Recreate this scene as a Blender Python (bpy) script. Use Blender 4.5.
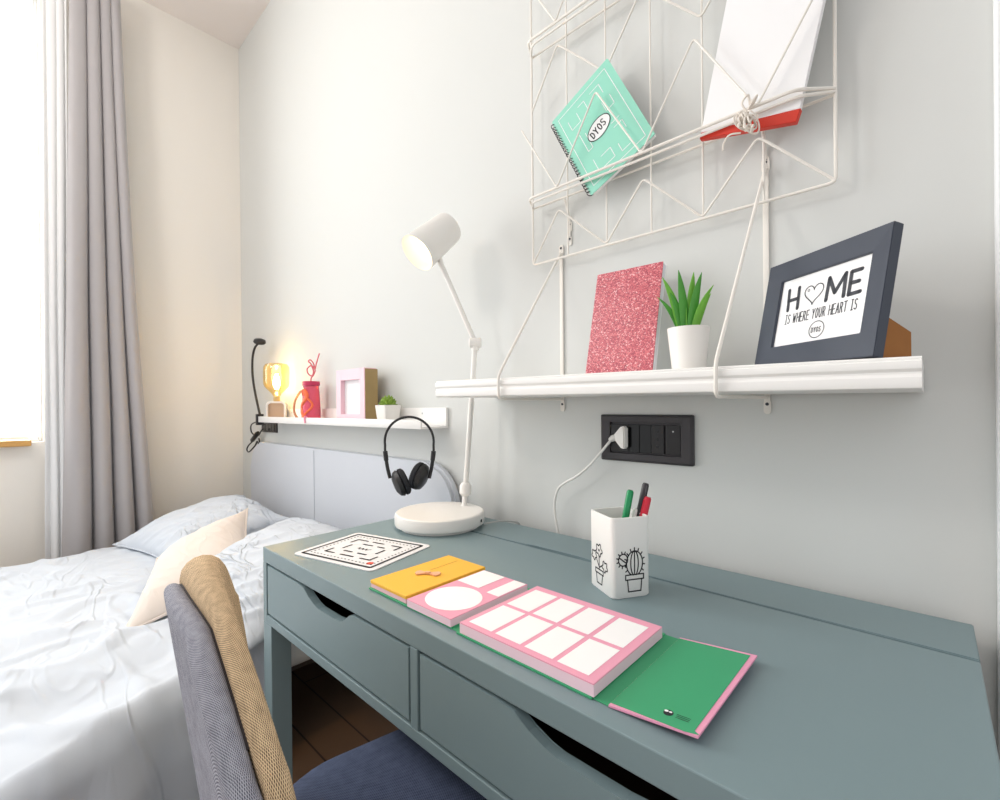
import bpy, bmesh, math, random
from mathutils import Vector, Matrix, noise
for o in list(bpy.data.objects): bpy.data.objects.remove(o)
random.seed(7)
S = bpy.context.scene
COL = S.collection
PI = math.pi
V = Vector

# ------------------------------------------------------------------ camera
cam_d = bpy.data.cameras.new('camera')
cam = bpy.data.objects.new('camera', cam_d); COL.objects.link(cam)
YAW, PIT, ROL = 0.8196, -0.00246, -0.00946
_c, _s = math.cos(YAW), math.sin(YAW)
F0, R0, U0 = V((-_c, _s, 0)), V((_s, _c, 0)), V((0, 0, 1))
CF = F0*math.cos(PIT) + U0*math.sin(PIT); CU = U0*math.cos(PIT) - F0*math.sin(PIT)
CR = R0*math.cos(ROL) + CU*math.sin(ROL); CU = CU*math.cos(ROL) - R0*math.sin(ROL)
m = Matrix((CR, CU, -CF)).transposed().to_4x4(); m.translation = V((1.271, -1.109, 1.119))
cam.matrix_world = m
cam_d.sensor_width = 36; cam_d.lens = 462.662/1000*36
cam_d.shift_x = .00187; cam_d.shift_y = .00747
cam_d.clip_start = .02
S.camera = cam

# ------------------------------------------------------------------ world, light, exposure
w = bpy.data.worlds.new('world'); S.world = w; w.use_nodes = True
bg = w.node_tree.nodes['Background']
bg.inputs['Color'].default_value = (.97, .985, 1, 1)
# overcast sky, brightest on the side the window looks out to
_nt = w.node_tree; _tc = _nt.nodes.new('ShaderNodeTexCoord'); _sx = _nt.nodes.new('ShaderNodeSeparateXYZ'); _mr = _nt.nodes.new('ShaderNodeMapRange')
_mr.interpolation_type = 'SMOOTHSTEP'
for _k, _v in (('From Min', -.45), ('From Max', -.95), ('To Min', .86), ('To Max', 4.0)): _mr.inputs[_k].default_value = _v
_nt.links.new(_tc.outputs['Generated'], _sx.inputs[0]); _nt.links.new(_sx.outputs[0], _mr.inputs['Value']); _nt.links.new(_mr.outputs[0], bg.inputs['Strength'])
def area(name, loc, target, sx, sy, power, color, spread=PI):
    l = bpy.data.lights.new(name, 'AREA'); l.shape = 'RECTANGLE'; l.size = sx; l.size_y = sy
    l.energy = power; l.color = color; l.spread = spread
    o = bpy.data.objects.new(name, l); COL.objects.link(o); o.location = loc
    o.rotation_euler = (V(target)-V(loc)).to_track_quat('-Z', 'Y').to_euler()
    return o
# daylight entering at the window in the far wall, and an unseen fill light added to brighten walls and ceiling
area('window_daylight', (-2.40, -1.71, 2.15), (0, -1.71, 2.0), 1.5, 2.4, 84, (.98, .99, 1))
_l = bpy.data.lights.new('added_fill_light', 'POINT'); _l.energy = 46; _l.color = (1, .955, .90); _l.shadow_soft_size = .24
_o = bpy.data.objects.new('added_fill_light', _l); COL.objects.link(_o); _o.location = (-.75, -2.1, 2.75)
S.view_settings.view_transform = 'Standard'; S.view_settings.look = 'None'
S.view_settings.exposure = 0.0; S.view_settings.gamma = 1; S.view_settings.use_curve_mapping = False

# ------------------------------------------------------------------ helpers
def lin(c):
    c /= 255.0
    return c/12.92 if c <= .04045 else ((c+.055)/1.055)**2.4
def rgb(r, g, b): return (lin(r), lin(g), lin(b), 1)
def mat(name, col, rough=.5, metal=0, spec=.5, noise_amt=0, noise_scale=20, bump=0, bump_scale=200, emis=None, estr=0, trans=0, ior=1.45, coat=0, sheen=0):
    M = bpy.data.materials.new(name); M.use_nodes = True
    nt = M.node_tree; b = nt.nodes['Principled BSDF']
    b.inputs['Base Color'].default_value = col; b.inputs['Roughness'].default_value = rough
    b.inputs['Metallic'].default_value = metal; b.inputs['Specular IOR Level'].default_value = spec
    b.inputs['Transmission Weight'].default_value = trans; b.inputs['IOR'].default_value = ior
    b.inputs['Coat Weight'].default_value = coat; b.inputs['Sheen Weight'].default_value = sheen
    if emis: b.inputs['Emission Color'].default_value = emis; b.inputs['Emission Strength'].default_value = estr
    tc = nt.nodes.new('ShaderNodeTexCoord')
    if noise_amt:
        n = nt.nodes.new('ShaderNodeTexNoise'); n.inputs['Scale'].default_value = noise_scale; n.inputs['Detail'].default_value = 3
        nt.links.new(tc.outputs['Object'], n.inputs['Vector'])
        mx = nt.nodes.new('ShaderNodeMix'); mx.data_type = 'RGBA'
        mx.inputs['A'].default_value = [c*(1-noise_amt) for c in col[:3]]+[1]
        mx.inputs['B'].default_value = [min(1, c*(1+noise_amt)) for c in col[:3]]+[1]
        nt.links.new(n.outputs['Fac'], mx.inputs['Factor']); nt.links.new(mx.outputs['Result'], b.inputs['Base Color'])
    if bump:
        n2 = nt.nodes.new('ShaderNodeTexNoise'); n2.inputs['Scale'].default_value = bump_scale; n2.inputs['Detail'].default_value = 4
        nt.links.new(tc.outputs['Object'], n2.inputs['Vector'])
        bp = nt.nodes.new('ShaderNodeBump'); bp.inputs['Strength'].default_value = bump; bp.inputs['Distance'].default_value = .002
        nt.links.new(n2.outputs['Fac'], bp.inputs['Height']); nt.links.new(bp.outputs['Normal'], b.inputs['Normal'])
    return M
def creased(M, scale, dist, strength, stretch=(1, 2.2, 1)):
    """soft cloth creases: thin ridges of a stretched, distorted noise"""
    nt = M.node_tree; b = nt.nodes['Principled BSDF']
    tc = nt.nodes.new('ShaderNodeTexCoord'); mp = nt.nodes.new('ShaderNodeMapping'); mp.inputs['Scale'].default_value = stretch; mp.inputs['Rotation'].default_value = (0, 0, .7)
    n = nt.nodes.new('ShaderNodeTexNoise'); n.inputs['Scale'].default_value = scale; n.inputs['Detail'].default_value = 1.5; n.inputs['Distortion'].default_value = .8
    nt.links.new(tc.outputs['Object'], mp.inputs[0]); nt.links.new(mp.outputs[0], n.inputs['Vector'])
    a = nt.nodes.new('ShaderNodeMath'); a.operation = 'SUBTRACT'; a.inputs[1].default_value = .5; nt.links.new(n.outputs['Fac'], a.inputs[0])
    c = nt.nodes.new('ShaderNodeMath'); c.operation = 'ABSOLUTE'; nt.links.new(a.outputs[0], c.inputs[0])
    r = nt.nodes.new('ShaderNodeMapRange'); r.interpolation_type = 'SMOOTHSTEP'; r.inputs['From Max'].default_value = .07; r.inputs['To Min'].default_value = 1; r.inputs['To Max'].default_value = 0; nt.links.new(c.outputs[0], r.inputs['Value'])
    g = nt.nodes.new('ShaderNodeTexNoise'); g.inputs['Scale'].default_value = 2.6; nt.links.new(tc.outputs['Object'], g.inputs['Vector'])
    gr = nt.nodes.new('ShaderNodeMapRange'); gr.inputs['From Min'].default_value = .42; gr.inputs['From Max'].default_value = .62; nt.links.new(g.outputs['Fac'], gr.inputs['Value'])
    mm = nt.nodes.new('ShaderNodeMath'); mm.operation = 'MULTIPLY'; nt.links.new(r.outputs[0], mm.inputs[0]); nt.links.new(gr.outputs[0], mm.inputs[1])
    bp = nt.nodes.new('ShaderNodeBump'); bp.inputs['Strength'].default_value = strength; bp.inputs['Distance'].default_value = dist
    nt.links.new(mm.outputs[0], bp.inputs['Height'])
    if b.inputs['Normal'].is_linked: nt.links.new(b.inputs['Normal'].links[0].from_socket, bp.inputs['Normal'])
    nt.links.new(bp.outputs['Normal'], b.inputs['Normal'])
def weave(name, ca, cb, period, cc=None, rough=.9):
    """woven cloth: light and dark threads crossing on the UV grid (UV in metres)"""
    M = bpy.data.materials.new(name); M.use_nodes = True
    nt = M.node_tree; b = nt.nodes['Principled BSDF']; b.inputs['Roughness'].default_value = rough
    b.inputs['Specular IOR Level'].default_value = .15
    uv = nt.nodes.new('ShaderNodeUVMap'); sp = nt.nodes.new('ShaderNodeSeparateXYZ'); nt.links.new(uv.outputs['UV'], sp.inputs[0])
    def math_(op, a, bv):
        n = nt.nodes.new('ShaderNodeMath'); n.operation = op
        for i, x in enumerate((a, bv)):
            if x is None: continue
            if isinstance(x, (int, float)): n.inputs[i].default_value = x
            else: nt.links.new(x, n.inputs[i])
        return n.outputs[0]
    k = 2*PI/period
    su = math_('SINE', math_('MULTIPLY', sp.outputs[0], k), None); sv = math_('SINE', math_('MULTIPLY', sp.outputs[1], k), None)
    pr = math_('MULTIPLY_ADD', math_('MULTIPLY', su, sv), .5); nt.nodes[-1].inputs[2].default_value = .5
    n = nt.nodes.new('ShaderNodeTexNoise'); n.inputs['Scale'].default_value = 60; nt.links.new(uv.outputs['UV'], n.inputs['Vector'])
    f = math_('ADD', pr, math_('MULTIPLY', math_('SUBTRACT', n.outputs['Fac'], .5), .5))
    rp = nt.nodes.new('ShaderNodeValToRGB'); rp.color_ramp.elements[0].color = ca; rp.color_ramp.elements[1].color = cb
    rp.color_ramp.elements[0].position = .18; rp.color_ramp.elements[1].position = .62
    nt.links.new(f, rp.inputs[0]); nt.links.new(rp.outputs[0], b.inputs['Base Color'])
    bp = nt.nodes.new('ShaderNodeBump'); bp.inputs['Strength'].default_value = .6; bp.inputs['Distance'].default_value = .0015
    nt.links.new(pr, bp.inputs['Height']); nt.links.new(bp.outputs['Normal'], b.inputs['Normal'])
    return M
def link(name, data, parent=None):
    o = bpy.data.objects.new(name, data); COL.objects.link(o)
    if parent: o.parent = parent
    return o
def obj(name, bm, material, parent=None, smooth=False, angle=35, recalc=True):
    if recalc: bmesh.ops.recalc_face_normals(bm, faces=bm.faces)
    me = bpy.data.meshes.new(name); bm.to_mesh(me); bm.free()
    mats = material if isinstance(material, (list, tuple)) else [material]
    for mm in mats: me.materials.append(mm)
    if smooth:
        for p in me.polygons: p.use_smooth = True
        if angle < 180: me.set_sharp_from_angle(angle=math.radians(angle))
    return link(name, me, parent)
def tag(o, label=None, cat=None, group=None, kind=None):
    if label: o['label'] = label
    if cat: o['category'] = cat
    if group: o['group'] = group
    if kind: o['kind'] = kind
    return o
def thing(name, label, cat, loc=(0, 0, 0), rz=0, group=None):
    o = link(name, None); o.location = loc; o.rotation_euler = (0, 0, rz); o.empty_display_size = .02
    return tag(o, label, cat, group)
def struct(name, bm, m_, label=None, smooth=False):
    o = obj(name, bm, m_, None, smooth); o['kind'] = 'structure'
    if label: o['label'] = label
    return o
def BM(): return bmesh.new()
def box(bm, x0, x1, y0, y1, z0, z1, bev=0, seg=2, mi=0, M=None):
    vs = [bm.verts.new((x, y, z)) for x in (x0, x1) for y in (y0, y1) for z in (z0, z1)]
    fs = [bm.faces.new([vs[i] for i in f]) for f in ((0,1,3,2),(4,6,7,5),(0,4,5,1),(2,3,7,6),(0,2,6,4),(1,5,7,3))]
    for f in fs: f.material_index = mi
    if bev:
        es = list({e for f in fs for e in f.edges})
        r = bmesh.ops.bevel(bm, geom=es, offset=bev, segments=seg, affect='EDGES', profile=.5)
        vs = list({v for f in r['faces'] for v in f.verts} | {v for v in vs if v.is_valid})
        for f in r['faces']: f.material_index = mi
    if M is not None:
        for v in vs: v.co = M @ v.co
    return vs
def tube(bm, pts, r, n=8, closed=False, mi=0, caps=True, squash=None):
    """sweep a circle along pts; r a number or a list; squash=(axis vector, factor) flattens the section"""
    pts = [V(p) for p in pts]; N = len(pts)
    rs = r if isinstance(r, (list, tuple)) else [r]*N
    T = []
    for i in range(N):
        a = pts[(i-1) % N] if (closed or i > 0) else pts[i]; b = pts[(i+1) % N] if (closed or i < N-1) else pts[i]
        t = (b-a); T.append(t.normalized() if t.length > 1e-9 else V((0, 0, 1)))
    nrm = T[0].orthogonal().normalized(); rings = []
    for i in range(N):
        nrm = (nrm - T[i]*nrm.dot(T[i]))
        nrm = nrm.normalized() if nrm.length > 1e-6 else T[i].orthogonal().normalized()
        bi = T[i].cross(nrm); ring = []
        for k in range(n):
            a = 2*PI*k/n; d = (nrm*math.cos(a)+bi*math.sin(a))*rs[i]
            if squash: d = d - squash[0]*(d.dot(squash[0]))*(1-squash[1])
            ring.append(bm.verts.new(pts[i]+d))
        rings.append(ring)
    for i in range(N if closed else N-1):
        A, B = rings[i], rings[(i+1) % N]
        for k in range(n):
            f = bm.faces.new((A[k], A[(k+1) % n], B[(k+1) % n], B[k])); f.material_index = mi
    if caps and not closed:
        for rg in (rings[0], rings[-1]):
            f = bm.faces.new(rg); f.material_index = mi
def rounded(pts, r=.01, n=4):
    """round the corners of a polyline"""
    pts = [V(p) for p in pts]; out = [pts[0]]
    for i in range(1, len(pts)-1):
        a, b, c = pts[i-1], pts[i], pts[i+1]
        d1 = min(r, (a-b).length*.45); d2 = min(r, (c-b).length*.45)
        p, q_ = b+(a-b).normalized()*d1, b+(c-b).normalized()*d2
        for k in range(n+1):
            t = k/n; out.append(p*(1-t)**2+b*2*t*(1-t)+q_*t*t)
    return out+[pts[-1]]
def spline(pts, n=8):
    pts = [V(p) for p in pts]; P = [pts[0]*2-pts[1]]+pts+[pts[-1]*2-pts[-2]]; out = []
    for i in range(1, len(P)-2):
        for k in range(n):
            t = k/n; a, b, c, d = P[i-1:i+3]
            out.append(.5*((2*b)+(c-a)*t+(2*a-5*b+4*c-d)*t*t+(3*b-a-3*c+d)*t**3))
    return out+[pts[-1]]
def lathe(bm, prof, n=32, M=None, mi=0, cap0=True, cap1=True):
    rings = []
    for r, z in prof:
        ring = []
        for k in range(n):
            co = V((r*math.cos(2*PI*k/n), r*math.sin(2*PI*k/n), z))
            ring.append(bm.verts.new(M @ co if M is not None else co))
        rings.append(ring)
    for A, B in zip(rings, rings[1:]):
        for k in range(n):
            f = bm.faces.new((A[k], A[(k+1) % n], B[(k+1) % n], B[k])); f.material_index = mi
    if cap0: bm.faces.new(rings[0]).material_index = mi
    if cap1: bm.faces.new(rings[-1]).material_index = mi
def prism(bm, poly, z0, z1, M=None, mi=0, bev=0):
    """extrude a 2D outline from z0 to z1"""
    a = [bm.verts.new((M @ V((x, y, z0))) if M is not None else (x, y, z0)) for x, y in poly]
    b = [bm.verts.new((M @ V((x, y, z1))) if M is not None else (x, y, z1)) for x, y in poly]
    n = len(poly); fs = [bm.faces.new(a), bm.faces.new(b)]
    for i in range(n): fs.append(bm.faces.new((a[i], a[(i+1) % n], b[(i+1) % n], b[i])))
    for f in fs: f.material_index = mi
    if bev: bmesh.ops.bevel(bm, geom=list(fs[1].edges)+list(fs[0].edges), offset=bev, segments=2, affect='EDGES')
def rrect(x0, x1, y0, y1, r, n=5):
    out = []
    for cx, cy, a0 in ((x1-r, y1-r, 0), (x0+r, y1-r, 90), (x0+r, y0+r, 180), (x1-r, y0+r, 270)):
        for k in range(n+1):
            a = math.radians(a0+90*k/n); out.append((cx+r*math.cos(a), cy+r*math.sin(a)))
    return out
def grid_surface(bm, fn, nu, nv, mi=0, uvs=None):
    vs = [[bm.verts.new(fn(i/nu, j/nv)) for j in range(nv+1)] for i in range(nu+1)]
    lay = bm.loops.layers.uv.verify() if uvs else None
    for i in range(nu):
        for j in range(nv):
            f = bm.faces.new((vs[i][j], vs[i+1][j], vs[i+1][j+1], vs[i][j+1])); f.material_index = mi
            if uvs:
                for l, (a, b) in zip(f.loops, ((i, j), (i+1, j), (i+1, j+1), (i, j+1))): l[lay].uv = uvs(a/nu, b/nv)
    return vs
def frame_matrix(o, x, y, z):
    M = Matrix((V(x), V(y), V(z))).transposed().to_4x4(); M.translation = V(o); return M
def strokes(bm, lines, wid, M, thick=.0004, closed=False, mi=0):
    """pen strokes printed on the plane of M (x right, y up, z out): a bar per segment, a dot per joint"""
    h = wid/2
    def face(pts):
        f = bm.faces.new([bm.verts.new(M @ V((x, y, thick))) for x, y in pts]); f.material_index = mi
    for ln in lines:
        for (xa, ya), (xb, yb) in zip(ln, ln[1:]):
            L_ = math.hypot(xb-xa, yb-ya)
            if L_ < 1e-7: continue
            nx, ny = -(yb-ya)/L_*h, (xb-xa)/L_*h
            face([(xa+nx, ya+ny), (xa-nx, ya-ny), (xb-nx, yb-ny), (xb+nx, yb+ny)])
        for x, y in ln: face([(x+h*math.cos(2*PI*k/10), y+h*math.sin(2*PI*k/10)) for k in range(10)])
GL = {  # hand lettering on a unit cell
 'H': [[(0,0),(.05,1)], [(.7,0),(.75,1)], [(.03,.48),(.72,.52)]],
 'M': [[(0,0),(.08,1),(.45,.3),(.85,1),(.95,0)]],
 'E': [[(.7,1),(.05,1),(0,0),(.7,0)], [(.03,.5),(.6,.5)]],
 'I': [[(.3,0),(.32,1)], [(.08,1),(.55,1)], [(.08,0),(.55,0)]],
 'S': [[(.65,.88),(.4,1),(.1,.88),(.12,.62),(.55,.42),(.62,.15),(.35,0),(.02,.12)]],
 'W': [[(0,1),(.18,0),(.4,.7),(.62,0),(.82,1)]],
 'R': [[(.02,0),(.05,1),(.5,.95),(.58,.72),(.4,.52),(.05,.5)], [(.3,.5),(.65,0)]],
 'Y': [[(0,1),(.32,.5),(.66,1)], [(.32,.5),(.28,0)]],
 'O': [[(.35,1),(.08,.8),(.04,.4),(.2,.03),(.5,.03),(.66,.35),(.62,.8),(.35,1)]],
 'U': [[(.03,1),(.04,.3),(.25,0),(.5,.03),(.64,.35),(.65,1)]],
 'A': [[(0,0),(.34,1),(.68,0)], [(.14,.36),(.56,.36)]],
 'T': [[(.35,0),(.36,1)], [(0,1),(.72,1)]],
 'D': [[(.05,0),(.05,1),(.45,.9),(.64,.5),(.45,.08),(.05,0)]],
}
def write(bm, txt, x, y, h, wid, M, sx=.75, gap=.3, mi=0, thick=.0004):
    for ch in txt:
        if ch == ' ': x += h*sx*.75; continue
        ww = .6 if ch == 'I' else (.95 if ch in 'MW' else .72)
        strokes(bm, [[(x+a*h*sx, y+b*h) for a, b in ln] for ln in GL[ch]], wid, M, thick, mi=mi)
        x += h*sx*(ww+gap)
    return x

# ------------------------------------------------------------------ materials
m_wall = mat('wall_paint_grey', rgb(214, 215, 212), .85, spec=.2, bump=.05, bump_scale=150)
m_wall_w = mat('wall_paint_white', rgb(238, 233, 225), .85, spec=.2, bump=.05, bump_scale=150)
m_ceil = mat('ceiling_paint', rgb(236, 228, 223), .9, spec=.2)
m_trim = mat('trim_gloss_white', rgb(238, 239, 240), .35)
m_desk = mat('desk_paint', rgb(124, 143, 147), .38, spec=.5, noise_amt=.02, noise_scale=3)
m_dark = mat('gap_dark', rgb(22, 24, 26), .7)
m_brownbd = mat('drawer_inside', rgb(70, 52, 40), .6)
m_white = mat('white_powder_coat', rgb(236, 233, 228), .35)
m_wire = mat('white_wire', rgb(235, 230, 222), .4)
m_shelf = mat('shelf_white', rgb(240, 238, 235), .3)
m_steel = mat('steel', rgb(190, 190, 190), .3, metal=1)
m_black = mat('black_plastic', rgb(34, 33, 35), .4)
m_blackgloss = mat('black_gloss', rgb(16, 17, 18), .15)
m_blackmat = mat('black_foam', rgb(30, 32, 38), .8)
m_paper = mat('paper_white', rgb(244, 243, 243), .7, spec=.2)
m_ink = mat('ink_black', rgb(38, 38, 42), .7)
m_inkgrey = mat('ink_grey', rgb(66, 68, 74), .7)

# ------------------------------------------------------------------ room
XF = -2.135; ZC = 3.55; XR = 1.349
b = BM(); box(b, XF-.25, 1.7, 0, .15, 0, ZC); struct('wall_right', b, m_wall, 'pale grey painted wall behind the desk and bed')
# far wall with the window opening
WY0, WY1, WZ0, WZ1 = -2.45, -.962, .955, 3.36
b = BM()
box(b, XF-.25, XF, WY1, 0, 0, ZC); box(b, XF-.25, XF, -3.6, WY0, 0, ZC)
box(b, XF-.25, XF, WY0, WY1, 0, WZ0); box(b, XF-.25, XF, WY0, WY1, WZ1, ZC)
struct('wall_left', b, m_wall_w, 'white painted wall with the window and curtain')
b = BM(); box(b, XF-.25, 1.7, -3.6, .15, ZC, ZC+.1); struct('ceiling', b, m_ceil)
def floor_mat():
    M = bpy.data.materials.new('floor_planks'); M.use_nodes = True; nt = M.node_tree; bb = nt.nodes['Principled BSDF']
    tc = nt.nodes.new('ShaderNodeTexCoord'); br = nt.nodes.new('ShaderNodeTexBrick'); nt.links.new(tc.outputs['Object'], br.inputs['Vector'])
    br.inputs['Color1'].default_value = rgb(142, 114, 92); br.inputs['Color2'].default_value = rgb(122, 96, 76); br.inputs['Mortar'].default_value = rgb(64, 50, 40)
    br.inputs['Scale'].default_value = 1; br.inputs['Brick Width'].default_value = 1.2; br.inputs['Row Height'].default_value = .14; br.inputs['Mortar Size'].default_value = .003
    nt.links.new(br.outputs['Color'], bb.inputs['Base Color']); bb.inputs['Roughness'].default_value = .45
    return M
b = BM(); box(b, XF-.25, 3.2, -3.6, .15, -.1, 0); struct('floor', b, floor_mat())
b = BM(); box(b, XR, XR+.09, -.022, -.0005, 0, 2.3, .004); struct('trim_1', b, m_trim, 'white door casing at the right end of the grey wall')
b = BM(); box(b, -2.13, 1.34, -.015, -.0005, 0, .08, .003); struct('baseboard_right', b, m_trim)
# window: frame, panes
def clear_glass(name, tint, gloss=.07):
    M = bpy.data.materials.new(name); M.use_nodes = True; nt = M.node_tree; nt.nodes.remove(nt.nodes['Principled BSDF'])
    t = nt.nodes.new('ShaderNodeBsdfTransparent'); t.inputs[0].default_value = tint
    g = nt.nodes.new('ShaderNodeBsdfGlossy'); g.inputs['Roughness'].default_value = .03
    fr = nt.nodes.new('ShaderNodeLayerWeight'); fr.inputs['Blend'].default_value = .25
    mu = nt.nodes.new('ShaderNodeMath'); mu.operation = 'MULTIPLY_ADD'; mu.inputs[1].default_value = .5; mu.inputs[2].default_value = gloss
    nt.links.new(fr.outputs['Facing'], mu.inputs[0])
    mx = nt.nodes.new('ShaderNodeMixShader'); nt.links.new(mu.outputs[0], mx.inputs[0]); nt.links.new(t.outputs[0], mx.inputs[1]); nt.links.new(g.outputs[0], mx.inputs[2])
    nt.links.new(mx.outputs[0], nt.nodes['Material Output'].inputs[0]); return M
m_glass = clear_glass('window_glass', (.97, .98, .98, 1), .03)
win = link('window_1', None); win.location = (XF-.16, 0, 0); tag(win, 'tall bright window at the left edge beside the curtain', kind='structure')
b = BM()
for y0, y1, z0, z1 in ((WY0, WY0+.06, WZ0, WZ1), (WY1-.014, WY1, WZ0, WZ1), (WY0+.06, WY1-.014, WZ0, WZ0+.03), (WY0+.06, WY1-.014, WZ1-.07, WZ1), (-1.74, -1.67, WZ0+.03, WZ1-.07)):
    box(b, -.03, .03, y0, y1, z0, z1, .006)
obj('window_frame', b, m_trim, win)
b = BM(); box(b, -.004, .004, -1.67, WY1-.014, WZ0+.03, WZ1-.07); obj('pane', b, m_glass, win)
b = BM(); box(b, -.004, .004, WY0+.06, -1.74, WZ0+.03, WZ1-.07); obj('pane', b, m_glass, win)
m_sill = mat('sill_wood', rgb(206, 158, 92), .4, noise_amt=.12, noise_scale=12)
b = BM(); box(b, XF-.13, XF+.05, WY0-.04, -1.01, .938, .97, .006); o = struct('trim_2', b, m_sill, 'honey coloured wooden window sill at the left edge')

# ------------------------------------------------------------------ curtains
def curtain(name, label, ytl, ytr, ybl, ybr, folds, amp_t, amp_b, x0, zt, zb, m_, seed=0, cat='curtain', thick=.004):
    def fn(u, v):
        z = zt+(zb-zt)*v
        e = v**1.3
        yl = ytl+(ybl-ytl)*e; yr = ytr+(ybr-ytr)*e
        ph = u**1.22*folds*PI+seed+.25*math.sin(v*2.2+seed)
        amp = amp_t+(amp_b-amp_t)*v
        bump = abs(math.sin(ph))**(.5+.7*v)
        wob = noise.noise(V((u*6+seed, v*1.5, .3)))
        y = yl+(yr-yl)*u - .16*amp*math.sin(2*ph)*(1-.0*v)+.012*v*noise.noise(V((u*3+seed, v*3, 2)))
        x = x0+amp*(2*bump-1)+.25*amp*wob
        return V((x, y, z))
    b = BM(); grid_surface(b, fn, 220, 40)
    o = obj(name, b, m_, smooth=True, angle=180)
    md = o.modifiers.new('cloth', 'SOLIDIFY'); md.thickness = thick
    return tag(o, label, cat)
m_curt = mat('curtain_grey', rgb(176, 172, 173), .75, spec=.25, sheen=.3, bump=.15, bump_scale=300)
m_sheer = mat('sheer_white', rgb(240, 240, 240), .8, spec=.1)
curtain('curtain', 'long grey curtain hanging in folds left of the pillows', -.845, -.655, -.90, -.515, 3.6, .042, .078, -2.03, 3.42, .06, m_curt, .35)
curtain('sheer_curtain', 'white sheer curtain between the window and the grey curtain', -.955, -.86, -.965, -.88, 2.6, .006, .010, -2.06, 3.42, .06, m_sheer, 2.0, thick=.002)

# ------------------------------------------------------------------ bed
m_head = mat('headboard_fabric', rgb(208, 211, 217), .9, spec=.2, bump=.2, bump_scale=500)
m_linen = mat('bed_linen', rgb(203, 209, 217), .85, spec=.2, bump=.12, bump_scale=400)
m_pillow = mat('pillow_cotton', rgb(203, 209, 217), .85, spec=.2, bump=.12, bump_scale=400)
m_cream = mat('cushion_cream', rgb(226, 215, 206), .9, spec=.2, bump=.15, bump_scale=500)
creased(m_linen, 3.0, .010, .5, (1, 3, 1)); creased(m_pillow, 5.5, .009, .75, (1, 3.2, 1)); creased(m_cream, 6, .005, .25)
m_base = mat('bed_base', rgb(84, 74, 66), .9)
bed = thing('bed', 'double bed with pale grey upholstered headboard against the grey wall', 'bed', (-.87, -1.05, 0))
def headboard():
    b = BM(); x0, x1, z0, z1 = -1.0, .935, .12, .915
    r = .16; poly = [(x0, z0), (x1, z0)]
    for cx, a0 in ((x1-r, 0), (x0+r, 90)):
        for k in range(9):
            a = math.radians(a0+90*k/8); poly.append((cx+r*math.cos(a), z1-r+r*math.sin(a)))
    M = frame_matrix((0, 1.047, 0), (1, 0, 0), (0, 0, 1), (0, -1, 0))
    prism(b, poly, 0, .04, M, bev=.012)
    return obj('headboard', b, m_head, bed, smooth=True)
headboard()
b = BM()
for x in (-.125,): box(b, x-.002, x+.002, 1.0045, 1.0075, .2, .905, .001)
obj('headboard_seam', b, mat('seam_grey', rgb(190, 194, 202), .9), bed)
b = BM(); box(b, -.85, .52, -1.0, 1.0, .20, .268, .02); obj('bed_base', b, m_base, bed, smooth=True)
for x in (-.8, .44):
    for y in (-.92, .9): b = BM(); box(b, x-.03, x+.03, y-.03, y+.03, 0, .20); obj('foot', b, m_black, bed)
mt = BM(); box(mt, -1.745, -.235, -2.04, -.06, .27, .385, .04, 4)
tag(obj('mattress', mt, mat('mattress_white', rgb(230, 228, 222), .9), smooth=True), 'mattress under the white-blue duvet on the double bed', 'mattress')
def fbm(p, o=4):
    s, a = 0, .5
    for k in range(o): s += a*noise.noise(p); p = p*2.03; a *= .5
    return s
def duvet():
    b = BM()
    def fn(u, v):
        # u across the bed with both drops, v from the pillows to the foot
        s = -1.22+2.40*u; y = -.50-1.6*v
        edge_r = .60 + .24*max(0, min(1, (-.60-y)/.45)); edge_l = -.88
        x = s; z = .405
        def drop(e):
            k = min(1, e/.06); return k
        if s > edge_r:
            e = s-edge_r; t = min(1, e/.08)
            x = edge_r+.055*math.sin(t*PI/2)+(.03*math.sin(y*13+2*noise.noise(V((y*3, 0, 1))))+.012*math.sin(y*31))*min(1, e/.18); z = .405-max(0, e-.02)*.98-.01*t
        elif s < edge_l:
            e = edge_l-s; t = min(1, e/.08)
            x = edge_l-.05*math.sin(t*PI/2); z = .405-max(0, e-.02)*.98
        else:
            d = min(edge_r-s, s-edge_l); z = .405+.018*(1-math.exp(-d/.05))
        wr = fbm(V((x*3.2+y*1.0, y*4.5-x*2.2, 2)))
        rid = 1-abs(noise.noise(V((x*2.1+y*2.4, y*2.6-x*3.0, 5))))*2.6
        fold = max(0, rid-.45)**1.5
        z += .008*wr+.026*fold*min(1, max(0, (u-.25)*3))
        z += .006*fbm(V((x*7-y*3, y*9+x*4, 7)), 3)+.010*max(0, .22-abs(noise.noise(V((x*4.2+y*3.0, y*3.4-x*4.6, 11)))))/.22
        # long soft folds running down towards the near edge
        nr = max(0, min(1, (x-.25)/.6))
        z += nr*.028*math.sin(9*(y*1.0+x*1.25)+2.5*noise.noise(V((x*2, y*2, 9))))
        z += .010*math.exp(-((y+.62+.12*x)/.02)**2)
        return V((x-.87, y, z))
    grid_surface(b, fn, 260, 180)
    o = obj('duvet', b, m_linen, smooth=True, angle=180)
    md = o.modifiers.new('cloth', 'SOLIDIFY'); md.thickness = .012; md.offset = 1
    return tag(o, 'pale blue-white duvet with soft folds spread over the bed', 'duvet')
duvet()
b = BM()
grid_surface(b, lambda u, v: V((-1.76+1.53*u, -.07-.5*v, .402+.006*fbm(V((u*9, v*5, 4))))), 60, 20)
o = obj('bed_sheet', b, m_linen, smooth=True, angle=180); o.modifiers.new('cloth', 'SOLIDIFY').thickness = .006
tag(o, 'pale blue-white sheet on the bed beneath the pillows', 'sheet')
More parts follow.
